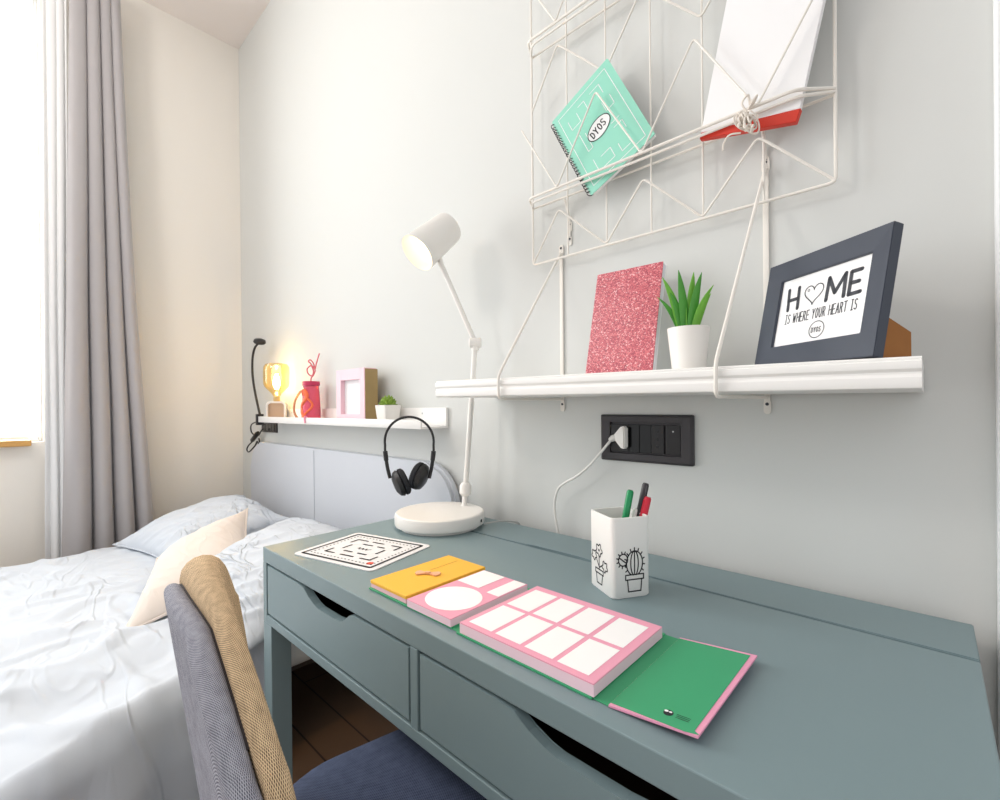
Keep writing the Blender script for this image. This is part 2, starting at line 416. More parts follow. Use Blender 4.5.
def pillow(name, label, c, puff, m_, seed, cat='pillow', wr=.022, flange=0):
    """c: four corners, order a-b-c-d round the outline"""
    A, B, C_, D = [V(p) for p in c]
    nrm = ((B-A).cross(D-A)).normalized()
    if nrm.z < 0: nrm = -nrm
    b = BM(); N = 84
    cen = (A+B+C_+D)/4
    def side(sg):
        def fn(u, v):
            p = A*(1-u)*(1-v)+B*u*(1-v)+C_*u*v+D*(1-u)*v
            uu, vv = 2*u-1, 2*v-1
            pin = 1-.10*((1-uu*uu)*abs(vv)**2.2+(1-vv*vv)*abs(uu)**2.2)
            p = cen+(p-cen)*pin
            h = ((1-abs(uu)**2.6)*(1-abs(vv)**2.6))
            h = max(0, h)**.62
            q_ = V((u*3+seed, v*3, seed))
            ca = math.atan2(vv, uu+1e-6); rr_ = math.hypot(uu, vv)
            w_ = wr*.55*(max(0, noise.noise(V((math.cos(ca)*5+seed, math.sin(ca)*5, rr_*1.1))))*max(0, rr_-.3))+wr*(.6*fbm(q_*1.2)+.45*max(0, .30-abs(noise.noise(V((u*8-v*7+seed, v*2.2+u*2.2, seed)))))/.30+.0)*min(1, h*3)
            return p+nrm*sg*(puff*h*(1 if sg > 0 else .55))+nrm*(w_ if sg > 0 else 0)
        return fn
    grid_surface(b, side(1), N, N); grid_surface(b, side(-1), N, N)
    bmesh.ops.remove_doubles(b, verts=b.verts, dist=.0004)
    o = obj(name, b, m_, smooth=True, angle=180)
    if flange:
        e = BM()
        pts = []
        for (p, q_) in ((A, B), (B, C_), (C_, D), (D, A)):
            for k in range(10):
                t = k/10; uu = 2*t-1
                pts.append(cen+((p*(1-t)+q_*t)-cen)*(1-.10*(1-uu*uu)))
        tube(e, pts, flange, 6, closed=True)
        obj('piping', e, m_, o, smooth=True)
    return tag(o, label, cat)
pillow('pillow', 'pale blue pillow nearest the curtain, leaning on the headboard', [(-1.70,-.74,.45), (-1.02,-.62,.45), (-1.05,-.15,.575), (-1.74,-.13,.60)], .10, m_pillow, 3.1, flange=.004)
pillow('pillow', 'pale blue pillow nearest the desk, under its left end', [(-.70,-.74,.45), (-.08,-.72,.44), (-.14,-.11,.58), (-.97,-.13,.58)], .125, m_pillow, 8.4)
pillow('cushion', 'small cream cushion leaning between the two pale blue pillows', [(-1.0,-.69,.52), (-.52,-.87,.435), (-.50,-.50,.50), (-1.07,-.33,.65)], .08, m_cream, 5.5, 'cushion', .006, flange=.005)

# ------------------------------------------------------------------ desk
DX1, DY0, DY1, DZ = 1.32, -.65, -.0445, .76
desk = thing('desk', 'grey-blue writing desk with two drawers below the wall shelf', 'desk', (.66, -.345, 0))
ox, oy = -.66, .345
def dbox(bm, x0, x1, y0, y1, z0, z1, bev=.0015): box(bm, x0+ox, x1+ox, y0+oy, y1+oy, z0, z1, bev)
b = BM()
dbox(b, 0, DX1, DY0, -.1915, .722, DZ, .002)
obj('desktop', b, m_desk, desk)
b = BM()   # rear flap with a cable slot worn wider at its left part
poly = [(0, -.185), (.45, -.185), (.50, -.1835), (.53, -.176), (.66, -.176), (.71, -.1835), (.76, -.185), (DX1, -.185), (DX1, DY1), (0, DY1)]
prism(b, [(x+ox, y+oy) for x, y in poly], .7425, DZ, bev=.0015); obj('cable_flap', b, m_desk, desk)
b = BM(); dbox(b, .002, DX1-.002, -.1905, -.06, .60, .735); obj('cable_tray', b, m_dark, desk)
b = BM()
dbox(b, 0, .022, DY0, DY1, .567, .722); dbox(b, DX1-.022, DX1, DY0, DY1, .567, .722)
dbox(b, .636, .656, DY0, -.2, .588, .722); dbox(b, .022, DX1-.022, DY0, -.06, .567, .588)
obj('carcass', b, m_desk, desk)
for x0, x1 in ((0, .05), (DX1-.05, DX1)):
    for y0, y1 in ((DY0+.0, DY0+.05), (DY1-.05, DY1)):
        b = BM(); dbox(b, x0, x1, y0, y1, 0, .567); obj('leg', b, m_desk, desk)
def drawer(x0, x1, n0, n1, dip):
    b = BM(); z0, z1 = .5938, .7165
    x0 += .005; x1 -= .005
    poly = [(x0, z0), (x1, z0), (x1, z1)]
    wv = [(n1, z1), (n1-.02, z1-.006), (n1-.045, z1-.026), (n1-.06, dip+.002), (n1-.08, dip), (n0+.10, dip), (n0+.08, dip+.003), (n0+.055, z1-.018), (n0+.03, z1-.003), (n0, z1)]
    poly += wv+[(x0, z1)]
    M = frame_matrix((ox, DY0+.001+oy, 0), (1, 0, 0), (0, 0, 1), (0, -1, 0))
    prism(b, poly, -.017, 0, M, bev=.001)
    d = obj('drawer', b, m_desk, desk)
    b = BM()
    dbox(b, x0+.01, x0+.022, DY0+.02, -.22, .60, .70); dbox(b, x1-.022, x1-.01, DY0+.02, -.22, .60, .70)
    dbox(b, x0+.022, x1-.022, -.24, -.22, .60, .70); dbox(b, x0+.01, x1-.01, DY0+.02, -.22, .59, .60)
    obj('drawer_box', b, m_brownbd, d)
drawer(.022, .636, .205, .455, .6865); drawer(.656, 1.298, .835, 1.105, .6865)

# ------------------------------------------------------------------ chair
m_tweed = weave('tweed_beige_lamplit', rgb(100, 78, 62), rgb(236, 206, 166), .0038)  # beige tweed, with some of the lamp's warm light put into the colour
m_tweedg = weave('tweed_grey', rgb(86, 86, 98), rgb(186, 186, 196), .0034)
m_navy = weave('seat_navy', rgb(44, 50, 68), rgb(88, 98, 124), .004)
chair = thing('desk_chair', 'upholstered chair in beige and grey tweed pulled up to the desk', 'chair', (.725, -.68, 0), math.radians(-12))
CR_, PHM = 1.1, .225
def back_pt(u, v, off, drop=0):
    """u -1..1 across the back, v 0..1 bottom to top, off offset (rear positive)"""
    ztop = .914-.10*abs(u)**3-drop; z0 = .47
    z = z0+(ztop-z0)*v
    us = u*PHM*(1-.16*(1-v)**1.5)*(1-.10*v**6)
    ph = us/CR_
    lean = .13*(z-.47)
    return V((us, -.215-off+.35*us*us*1.2-lean, z))
def seam_off(u): return .057-.048*min(1, (u+1)/1.4)**.8
def front_off(u): return -.016+.004*min(1, (u+1)/1.5)
def rear_off(u): return seam_off(u)+.012+.012*min(1, (u+1)/1.0)
def back_mesh(o0, o1, drop=0):
    """closed pad between two offsets, rounded along its rim"""
    b = BM(); nu, nv = 60, 30; lay = b.loops.layers.uv.verify()
    loops = []
    def prof(k, u, n=8):  # offset and inset round the rim
        a = PI*k/n; p, q_ = o0(u), o1(u); return (p+q_)/2-(q_-p)/2*math.cos(a), math.sin(a)*(q_-p)/2
    def surf(off):
        vs = [[b.verts.new(back_pt(-1+2*i/nu, j/nv, off(-1+2*i/nu), drop)) for j in range(nv+1)] for i in range(nu+1)]
        for i in range(nu):
            for j in range(nv):
                f = b.faces.new((vs[i][j], vs[i+1][j], vs[i+1][j+1], vs[i][j+1]))
                for l, (a, c) in zip(f.loops, ((i, j), (i+1, j), (i+1, j+1), (i, j+1))): l[lay].uv = (a/nu*.62, c/nv*.42)
        return vs
    A, B = surf(o0), surf(o1)
    def rim(VS): return [VS[i][0] for i in range(nu+1)]+[VS[nu][j] for j in range(1, nv+1)]+[VS[i][nv] for i in range(nu-1, -1, -1)]+[VS[0][j] for j in range(nv-1, 0, -1)]
    ra, rb = rim(A), rim(B); n = len(ra)
    idx = [(i, 0) for i in range(nu+1)]+[(nu, j) for j in range(1, nv+1)]+[(i, nv) for i in range(nu-1, -1, -1)]+[(0, j) for j in range(nv-1, 0, -1)]
    K = 8; rows = [ra]
    cz = V((0, -.25, .68))
    for k in range(1, K):
        row = []
        for (i, j), va, vb in zip(idx, ra, rb):
            u, v = -1+2*i/nu, j/nv
            off, ins = prof(k, u, K)
            p = back_pt(u, v, off, drop)
            e = V(((1 if i == nu else -1 if i == 0 else 0), 0, (1 if j == nv else -1 if j == 0 else 0)))
            t = back_pt(min(1, u+.01), v, off)-back_pt(max(-1, u-.01), v, off)
            t.z = 0; t.normalize()
            d = t*e.x+V((0, 0, e.z)); d = d.normalized() if d.length else d
            row.append(b.verts.new(p+d*ins))
        rows.append(row)
    rows.append(rb)
    for ka, (r0, r1) in enumerate(zip(rows, rows[1:])):
        for k in range(n):
            f = b.faces.new((r0[k], r0[(k+1) % n], r1[(k+1) % n], r1[k]))
            for l, (kk, q_) in zip(f.loops, ((k, ka), (k+1, ka), (k+1, ka+1), (k, ka+1))): l[lay].uv = (kk*.0125, .5+q_*.009)
    return b, rows
b, rows = back_mesh(front_off, seam_off); obj('backrest', b, m_tweed, chair, smooth=True, angle=60)
b, rows = back_mesh(lambda u: seam_off(u)+.001, rear_off, .014); obj('back_panel', b, m_tweedg, chair, smooth=True, angle=60)
b = BM(); pts = []
for i in range(2, 39): pts.append(back_pt(-1+2*i/40, 1, seam_off(-1+2*i/40)+.0015, .014)+V((0, 0, .0045)))
tube(b, pts, .0018, 6); obj('piping', b, mat('piping_dark', rgb(60, 54, 54), .9), chair, smooth=True)
def seat():
    b = BM(); lay = b.loops.layers.uv.verify()
    ring = rrect(-.25, .25, -.22, .26, .14, 10); n = len(ring)
    prof = [(.90, .400), (.97, .404), (1.0, .425), (1.0, .455), (.985, .475), (.94, .487), (.8, .493), (.5, .496), (.2, .497)]
    rows = [[b.verts.new((x*s, .02+(y-.02)*s, z)) for x, y in ring] for s, z in prof]
    b.faces.new(rows[0]); b.faces.new(rows[-1])
    for r0, r1 in zip(rows, rows[1:]):
        for k in range(n): b.faces.new((r0[k], r0[(k+1) % n], r1[(k+1) % n], r1[k]))
    for f in b.faces:
        for l in f.loops: l[lay].uv = (l.vert.co.x, l.vert.co.y+l.vert.co.z*.7)
    return obj('seat', b, m_navy, chair, smooth=True, angle=60)
seat()
for sx in (-1, 1):
    for sy in (-1, 1):
        b = BM(); tube(b, [(sx*.17, .02+sy*.16, .405), (sx*.23, .02+sy*.21, 0)], [.018, .012], 12); obj('leg', b, m_black, chair, smooth=True)

# ------------------------------------------------------------------ desk lamp
LB = V((.183, -.207, .76))
lamp = thing('desk_lamp', 'white desk lamp with round base and lit cylinder head', 'lamp', LB)
def L(p): return V(p)-LB
b = BM(); lathe(b, [(.118, .0), (.118, .006), (.126, .007)], 48, cap1=False); lathe(b, [(.126, .007), (.133, .010), (.1345, .014), (.1345, .036), (.133, .042), (.129, .045), (.0, .0455)], 64, cap0=False, cap1=False)
bmesh.ops.remove_doubles(b, verts=b.verts, dist=.0003)
base = obj('base', b, m_white, lamp, smooth=True)
b = BM(); box(b, -.004, .004, -.002, .002, -.004, .004, .001, M=Matrix.Translation((.1235, .0531, .024)) @ Matrix.Rotation(math.radians(113), 4, 'Z')); obj('charging_port', b, m_blackgloss, base)
p0, p1, p2 = L((.186, -.109, .805)), L((.189, -.106, .856)), L((.214, -.081, 1.322))
b = BM(); tube(b, [p0, p0+V((0, 0, .006)), p1], [.012, .008, .008], 12)
tube(b, [p1+(p1-p2).normalized()*.02, p1+(p1-p2).normalized()*.012, p1+(p2-p1).normalized()*.012, p1+(p2-p1).normalized()*.022], [.012, .019, .019, .012], 16)
obj('lower_joint', b, m_white, lamp, smooth=True)
b = BM(); tube(b, [p1, p2], .0085, 14); obj('pole', b, m_white, lamp, smooth=True)
p3 = L((.134, -.155, 1.58))
b = BM(); M = frame_matrix(p2+V((0, 0, .004)), CF, CU, CR); 
tube(b, [p2-CR*.02, p2-CR*.017, p2+CR*.017, p2+CR*.02], [.012, .0165, .0165, .012], 20); tube(b, [p2-V((0, 0, .025)), p2], .012, 14)
obj('elbow_joint', b, m_white, lamp, smooth=True)
b = BM(); tube(b, [p2, p3], .008, 14); obj('arm', b, m_white, lamp, smooth=True)
cc, co = L((.152, -.138, 1.704)), L((.087, -.198, 1.600))
ax = ((co-cc).normalized()*.87 - CF*.45).normalized()
mid = (cc+co)/2; hl = .165
H0 = mid-ax*hl*.5; tx = ax.orthogonal().normalized(); ty = ax.cross(tx)
Mh = frame_matrix(H0, tx, ty, ax)
b = BM()
lathe(b, [(.0, 0), (.043, .001), (.050, .007), (.0515, .015), (.0605, hl-.002), (.0615, hl), (.0595, hl), (.0495, .02), (.0, .018)], 48, Mh, cap0=False, cap1=False)
bmesh.ops.remove_doubles(b, verts=b.verts, dist=.0003)
head = obj('lamp_head', b, m_white, lamp, smooth=True)
m_bulb = mat('lamp_bulb', (1, .9, .7, 1), .4, emis=(1, .76, .42, 1), estr=5)
b = BM(); lathe(b, [(.0, .03), (.022, .032), (.024, .07), (.036, .085), (.038, .098), (.030, .112), (.0, .118)], 32, Mh, cap0=False, cap1=False); obj('bulb', b, m_bulb, head, smooth=True)
def glow(name, kind, loc, power, col, rad, parent, d=None, ang=None):
    l = bpy.data.lights.new(name, kind); l.energy = power; l.color = col; l.shadow_soft_size = rad
    o = link(name, l, parent); o.location = loc
    if d is not None: o.rotation_euler = V(d).to_track_quat('-Z', 'Y').to_euler(); l.spot_size = ang; l.spot_blend = .6
glow('lamp_light', 'SPOT', H0+ax*(hl+.004), 8, (1, .70, .38), .035, lamp, ax, math.radians(125))
b = BM(); tube(b, [H0+ax*hl*.42, p3], [.008, .008], 10)
obj('head_mount', b, m_white, head, smooth=True)
b = BM(); tube(b, spline([L((.305, -.14, .772)), L((.325, -.10, .775)), L((.345, -.06, .770)), L((.352, -.03, .75)), L((.352, -.02, .66))], 8), .0025, 8)
obj('cable', b, mat('cable_grey', rgb(176, 176, 174), .5), lamp, smooth=True)

# ------------------------------------------------------------------ wall rack of white wire
rack = thing('wall_rack', 'white wire magazine rack on the wall above the shelf', 'rack', (.7765, 0, 1.535))
RX, RZ = .7765, 1.535
def rp(x, y, z): return V((x-RX, y, z-RZ))
x0r, x1r = .412, 1.143; dx = (x1r-x0r)/6
ZT = 2.62
b = BM(); tube(b, rounded([rp(x0r, -.03, ZT), rp(x0r, -.03, 1.537), rp(x1r, -.03, 1.537), rp(x1r, -.03, ZT), rp(x0r, -.03, ZT)], .012), .0034, 8)
obj('frame', b, m_wire, rack, smooth=True)
for k in range(1, 6):
    b = BM(); tube(b, [rp(x0r+dx*k, -.027, 1.537), rp(x0r+dx*k, -.027, ZT)], .0024, 8); obj('upright_wire', b, m_wire, rack, smooth=True)
for t in range(2):
    dz = .449*t
    pk = link('pocket', None, rack); pk.location = (0, 0, dz)
    b = BM()
    tube(b, rounded([rp(x0r, -.032, 1.713), rp(x0r+.02, -.073, 1.713), rp(x1r-.055, -.080, 1.713), rp(x1r, -.032, 1.713)], .015), .0036, 8)
    tube(b, rounded([rp(x0r, -.032, 1.707), rp(x0r+.03, -.066, 1.703), rp(x1r-.05, -.071, 1.703), rp(x1r, -.032, 1.707)], .015), .0032, 8)
    obj('front_rail', b, m_wire, pk, smooth=True)
    b = BM(); tube(b, [rp(x0r, -.024, 1.706), rp(x1r, -.024, 1.706)], .003, 8); obj('rear_rail', b, m_wire, pk, smooth=True)
    b = BM(); pts = []
    for k in range(7): pts.append(rp(x0r+dx*k, -.030 if k % 2 == 0 else -.070, 1.540 if k % 2 == 0 else 1.655))
    tube(b, rounded(pts, .012), .0026, 8); obj('floor_zigzag', b, m_wire, pk, smooth=True)
    b = BM(); pts = []
    for k in range(7): pts.append(rp(x0r+dx*k, -.078 if k % 2 == 0 else -.078, 1.915 if k % 2 == 0 else 1.711))
    tube(b, rounded(pts, .012), .0024, 8); obj('front_zigzag', b, m_wire, pk, smooth=True)
def plate(bm, cx, y, z, h=.03, ww=.012, M=None):
    prism(bm, rrect(-ww/2, ww/2, -h/2, h/2, ww*.48), 0, .003, frame_matrix((cx, y, z), (1, 0, 0), (0, 0, 1), (0, -1, 0)))
    lathe(bm, [(.0035, .003), (.0035, .0045), (.0, .005)], 12, frame_matrix((cx, y, z+h*.2), (1, 0, 0), (0, 0, 1), (0, -1, 0)), mi=1, cap1=False)
for x in (.524, 1.019):
    b = BM(); z = 1.628
    tube(b, spline([rp(x, -.027, 1.700), rp(x, -.014, 1.672), rp(x, -.004, 1.65), rp(x, -.004, 1.60)], 6), .0035, 8)
    plate(b, x-RX, -.001, z-RZ, .03, .013); plate(b, x-RX, -.001, z-RZ-.04, .026, .012)
    obj('wall_hook', b, [m_wire, m_inkgrey], rack, smooth=True)
# notebook and folder standing in the rack
def slab(name, cen, w_, h_, th, ang, m_, parent=None, lean=0, bev=.001):
    pass
m_mint = mat('mint_cover', rgb(146, 214, 192), .55, noise_amt=.02)
nb_c = V((.653, -.050, 1.832)); nb_a = math.radians(-29.5)
up = V((math.sin(nb_a)*-1*-1, 0, math.cos(nb_a))); up = V((-math.sin(math.radians(27)), -.0, math.cos(math.radians(27)))); rt = V((math.cos(math.radians(27)), 0, math.sin(math.radians(27))))
nb = thing('notebook', 'mint green spiral notebook tilted in the wire rack', 'notebook', nb_c)
Mn = frame_matrix((0, 0, 0), rt, up, (0, -1, 0))
NW, NH = .196, .272
b = BM(); prism(b, rrect(-NW/2, NW/2, -NH/2, NH/2, .004), .0055, .008, Mn); obj('cover', b, m_mint, nb)
b = BM(); prism(b, rrect(-NW/2+.003, NW/2-.002, -NH/2+.002, NH/2-.002, .004), -.006, .0055, Mn); obj('pages', b, m_paper, nb)
b = BM()
wl = [[(-.08, -.12), (-.08, .12), (.08, .12), (.08, -.12), (-.08, -.12)],
      [(-.06, .09), (-.06, .06), (-.03, .06), (-.03, .09)], [(.02, .10), (.05, .10), (.05, .07)], [(-.05, .03), (-.05, -.03), (-.035, -.03), (-.035, .02)],
      [(.035, .05), (.035, .02), (.06, .02), (.06, .05)], [(.03, -.02), (.055, -.02)], [(.03, -.035), (.055, -.035), (.055, -.06)],
      [(-.05, -.06), (-.05, -.10), (.0, -.10), (.0, -.07), (-.03, -.07)], [(.02, -.08), (.02, -.105), (.045, -.105)], [(-.02, .10), (0, .10), (0, .07)]]
strokes(b, wl, .0018, Mn @ Matrix.Translation((0, 0, .008)), .0003); obj('white_line_pattern', b, m_paper, nb)
b = BM(); prism(b, [(.036*math.cos(2*PI*k/32), .024*math.sin(2*PI*k/32)) for k in range(32)], .008, .0086, Mn @ Matrix.Rotation(math.radians(10), 4, 'Z')); obj('oval_label', b, m_paper, nb)
Mt = Mn @ Matrix.Translation((0, 0, .0086)) @ Matrix.Rotation(math.radians(10), 4, 'Z')
b = BM(); strokes(b, [[(.036*math.cos(2*PI*k/32), .024*math.sin(2*PI*k/32)) for k in range(33)]], .0022, Mt, .0003); write(b, 'DYOS', -.026, -.010, .020, .0028, Mt, .62, .28); obj('label_lettering', b, m_ink, nb)
b = BM()
for k in range(24):
    y = -NH/2+.012+k*(NH-.024)/23
    tube(b, [Mn @ V((-NW/2+.0065*math.cos(a)-.002, y, .001+.0115*math.sin(a))) for a in [2*PI*j/10 for j in range(10)]], .0012, 6, closed=True)
obj('spiral_binding', b, m_black, nb, smooth=True)
fo = thing('folder', 'white folder with a red bottom edge standing in the wire rack', 'folder', V((.905, -.058, 1.700)))
fa = math.radians(10); rt = V((math.cos(math.radians(12)), 0, -math.sin(math.radians(12)))); up = V((math.sin(fa), .0, math.cos(fa)))
up = (up - rt*up.dot(rt)).normalized()
Mf = frame_matrix((0, 0, 0), rt, up, (0, -1, 0))
b = BM(); prism(b, [(0, .013), (.09, .0175), (.186, .0235), (.186, .50), (0, .50)], -.010, .004, Mf, bev=.001); obj('sheets', b, m_paper, fo)
b = BM(); prism(b, [(0, 0), (.184, 0), (.187, .0235), (.09, .018), (0, .0135)], -.0105, .0045, Mf, bev=.001); obj('red_edge', b, mat('red_card', rgb(214, 58, 40), .5), fo)
# white cord bow tied round the rails
b = BM(); C0 = V((1.005, -.086, 1.705))
for k in range(7):
    a = random.uniform(-.5, .5); r = random.uniform(.010, .017)
    pts = []
    for j in range(26):
        t = 2*PI*j/13
        pts.append(V((r*.55*math.cos(t)+.003*math.sin(j*.7+k)+(k-3)*.0035, -.004+.012*math.sin(t*1.5+k), -.016+r*1.25*math.sin(t+a)-.002*k)))
    tube(b, spline(pts, 2), .0018, 6)
tube(b, spline([(0, 0, 0), (.012, -.006, .012), (.02, -.004, .022), (.012, 0, .01), (0, 0, 0)], 5), .0022, 6)
tube(b, spline([(0, 0, 0), (-.006, -.008, .016), (.004, -.004, .03), (.006, 0, .012)], 5), .0022, 6)
tube(b, spline([(-.01, -.004, -.04), (-.03, -.008, -.038), (-.042, -.006, -.05), (-.044, -.004, -.062)], 5), .0018, 6)
cordo = obj('cord_bundle', b, mat('cord_white', rgb(232, 224, 214), .6), smooth=True); cordo.location = C0
tag(cordo, 'knotted bundle of white cord tied to the rack rail before the folder', 'cord')

# ------------------------------------------------------------------ upper shelf
SX0, SX1 = .225, 1.263
shelf = thing('wall_shelf', 'white moulded wall shelf held by two wire brackets over the desk', 'shelf', (.744, 0, 1.165))
def shelf_board():
    b = BM()
    prof = [(-.004, -.0235), (-.247, -.0235), (-.2525, -.021), (-.254, -.016), (-.2535, -.006), (-.251, -.0015), (-.251, .0015), (-.2545, .006), (-.2555, .012), (-.2545, .0165), (-.251, .018), (-.2515, .0205), (-.249, .023), (-.004, .023)]
    n = len(prof); ends = []
    for x in (SX0-.744, SX1-.744):
        tz = -(x)*.010
        ends.append([b.verts.new((x, y, z+tz)) for y, z in prof])
    for k in range(n): b.faces.new((ends[0][k], ends[0][(k+1) % n], ends[1][(k+1) % n], ends[1][k]))
    for e in ends: b.faces.new(e)
    return obj('board', b, m_shelf, shelf, smooth=True, angle=25)
shelf_board()
for xw, xf in ((.494, .480), (1.019, .998)):
    k = link('bracket', None, shelf); k.location = (xw-.744, 0, 0)
    b = BM(); d = xf-xw; tz = -(xf-.744)*.010
    ztop = (1.560 if xw < .7 else 1.615)-1.165
    tube(b, rounded([(0, -.006, ztop), (d, -.252, tz+.040), (d, -.2605, tz+.024), (d, -.2605, tz-.030), (d*.8, -.22, tz-.030), (0, -.006, tz-.030)], .012), .0036, 8)
    obj('wire_loop', b, m_wire, k, smooth=True)
    b = BM(); box(b, -.0055, .0055, -.006, -.0008, tz-.045, ztop+.004, .001); plate(b, 0, -.0015, ztop+.008, .03, .015); plate(b, 0, -.0015, tz-.050, .03, .014)
    obj('wall_strip', b, [m_wire, m_inkgrey], k, smooth=True)
# glitter notebook leaning on the wall
def glit():
    M = bpy.data.materials.new('pink_glitter'); M.use_nodes = True; nt = M.node_tree; bb = nt.nodes['Principled BSDF']
    tc = nt.nodes.new('ShaderNodeTexCoord'); vo = nt.nodes.new('ShaderNodeTexVoronoi'); vo.inputs['Scale'].default_value = 420
    nt.links.new(tc.outputs['Object'], vo.inputs['Vector'])
    sp = nt.nodes.new('ShaderNodeSeparateColor'); nt.links.new(vo.outputs['Color'], sp.inputs[0])
    rp_ = nt.nodes.new('ShaderNodeValToRGB'); e = rp_.color_ramp.elements
    e[0].color = rgb(150, 44, 66); e[0].position = 0; e[1].color = rgb(250, 214, 214); e[1].position = 1
    for p, c in ((.35, rgb(190, 76, 92)), (.72, rgb(214, 106, 116)), (.92, rgb(228, 146, 150))):
        x = e.new(p); x.color = c
    nt.links.new(sp.outputs[0], rp_.inputs[0]); nt.links.new(rp_.outputs[0], bb.inputs['Base Color'])
    bb.inputs['Roughness'].default_value = .35
    bp = nt.nodes.new('ShaderNodeBump'); bp.inputs['Strength'].default_value = .8; bp.inputs['Distance'].default_value = .001
    nt.links.new(sp.outputs[1], bp.inputs['Height']); nt.links.new(bp.outputs['Normal'], bb.inputs['Normal'])
    return M
gn = thing('notebook', 'pink glitter notebook leaning upright on the white shelf beside the plant', 'notebook', (.732, -.118, 1.1895))
gn.rotation_euler = (math.radians(-13), math.radians(.6), math.radians(1))
b = BM(); box(b, -.086, .086, -.004, -.001, 0, .270, .001); obj('cover', b, glit(), gn)
b = BM(); box(b, -.085, .085, -.001, .014, .001, .268); obj('pages', b, mat('page_edges', rgb(226, 226, 232), .7), gn)
b = BM(); box(b, -.086, .086, .014, .0155, 0, .270); obj('back_cover', b, m_paper, gn)
# potted plants
m_pot = mat('pot_white', rgb(240, 236, 230), .4)
m_leaf = mat('leaf_green', rgb(122, 190, 70), .45, noise_amt=.25, noise_scale=40)
m_leafd = mat('leaf_dark', rgb(82, 158, 62), .45, noise_amt=.25, noise_scale=40)
m_soil = mat('soil', rgb(70, 60, 44), .9)
pp = thing('potted_plant', 'spiky green grass plant in a white round pot on the shelf', 'plant', (.895, -.11, 1.1875))
b = BM(); lathe(b, [(.031, 0), (.033, .002), (.0425, .092), (.0425, .094), (.0395, .094), (.037, .078), (.0, .078)], 40, cap1=False); obj('pot', b, m_pot, pp, smooth=True)
b = BM(); lathe(b, [(.037, .079), (.02, .086), (.0, .086)], 20, cap1=False); obj('soil', b, m_soil, pp, smooth=True)
def leaf(bm, base, tip, wd, bend, side, n=9, fold=.3):
    base, tip = V(base), V(tip); side = V(side).normalized(); rows = []
    ax_ = (tip-base); nn = ax_.cross(side).normalized()
    for i in range(n+1):
        t = i/n; p = base+ax_*t+V(bend)*(t*(1-t)*4)
        ww = wd*(math.sin(PI*min(1, .22+.78*t))**.8 if t < 1 else 0.02)*(1-.15*t)
        rows.append([bm.verts.new(p-side*ww), bm.verts.new(p+nn*ww*fold), bm.verts.new(p+side*ww)])
    for a, c in zip(rows, rows[1:]):
        for k in range(2): bm.faces.new((a[k], a[k+1], c[k+1], c[k]))
rnd = random.Random(4)
specs = [(-.045, .115, 0), (-.012, .125, 1), (.012, .120, 0), (.030, .115, 1), (.052, .085, 0), (-.058, .075, 1), (-.050, .098, 0), (.0, .085, 1), (.038, .075, 0), (-.03, .08, 1)]
for k, (dxk, hk, mi) in enumerate(specs):
    b = BM(); dy = rnd.uniform(-.02, .025)
    # spread seen along the picture plane direction of the wall
    base = V((dxk*.25, dy*.3, .08)); tip = V((dxk*1.0, dy+dxk*.35, .092+hk))
    leaf(b, base, tip, .0098 if abs(dxk) < .05 else .0075, (dxk*-.1, 0, .006), (.75, .66, 0))
    o = obj('leaf', b, (m_leaf, m_leafd)[mi], pp, smooth=True, recalc=False); md = o.modifiers.new('thick', 'SOLIDIFY'); md.thickness = .0009
# HOME picture frame
BLp, BRp = V((1.018, -.103, 1.1875)), V((1.211, -.242, 1.1855))
e_ = (BRp-BLp); FW = e_.length; e_.normalize(); e_.z = 0; e_.normalize()
bk = V((-e_.y, e_.x, 0)); lean = .20
uf = (V((0, 0, 1))+bk*lean).normalized(); nf = e_.cross(uf)  # towards the room
hf = thing('framed_print', 'dark blue-grey picture frame reading HOME, tilted back on the shelf', 'picture frame', BLp)
Mp = frame_matrix((0, 0, 0), e_, uf, nf)
FH = .204
s_ = FW/.238
op = [(.036*s_, .039), (.2095*s_, .039), (.2095*s_, .166), (.036*s_, .166)]
m_frame = mat('frame_slate', rgb(56, 62, 75), .45, noise_amt=.05, noise_scale=30)
b = BM()
ring_o = [(0, 0), (FW, 0), (FW, FH), (0, FH)]
for za, zb, O, I in ((0, 0, ring_o, op),):
    vo = {}
    for nm, pts, z in (('o0', ring_o, -.018), ('o1', ring_o, .0), ('i0', op, -.018), ('i1', op, -.001)):
        vo[nm] = [b.verts.new(Mp @ V((x, y, z))) for x, y in pts]
    for k in range(4):
        j = (k+1) % 4
        b.faces.new((vo['o1'][k], vo['o1'][j], vo['i1'][j], vo['i1'][k])); b.faces.new((vo['o0'][k], vo['o0'][j], vo['o1'][j], vo['o1'][k]))
        b.faces.new((vo['i0'][k], vo['i0'][j], vo['i1'][j], vo['i1'][k])); b.faces.new((vo['o0'][k], vo['o0'][j], vo['i0'][j], vo['i0'][k]))
bmesh.ops.recalc_face_normals(b, faces=b.faces)
bmesh.ops.bevel(b, geom=[e for e in b.edges if e.calc_face_angle(0) > .4], offset=.001, segments=2, affect='EDGES')
obj('frame', b, m_frame, hf)
b = BM(); prism(b, [(op[0][0]-.004, op[0][1]-.004), (op[1][0]+.004, op[1][1]-.004), (op[2][0]+.004, op[2][1]+.004), (op[3][0]-.004, op[3][1]+.004)], -.010, -.006, Mp); pr = obj('print', b, m_paper, hf)
Mq = Mp @ Matrix.Translation((0, 0, -.006))
b = BM()
def sc(lns): return [[(x*s_, y) for x, y in ln] for ln in lns]
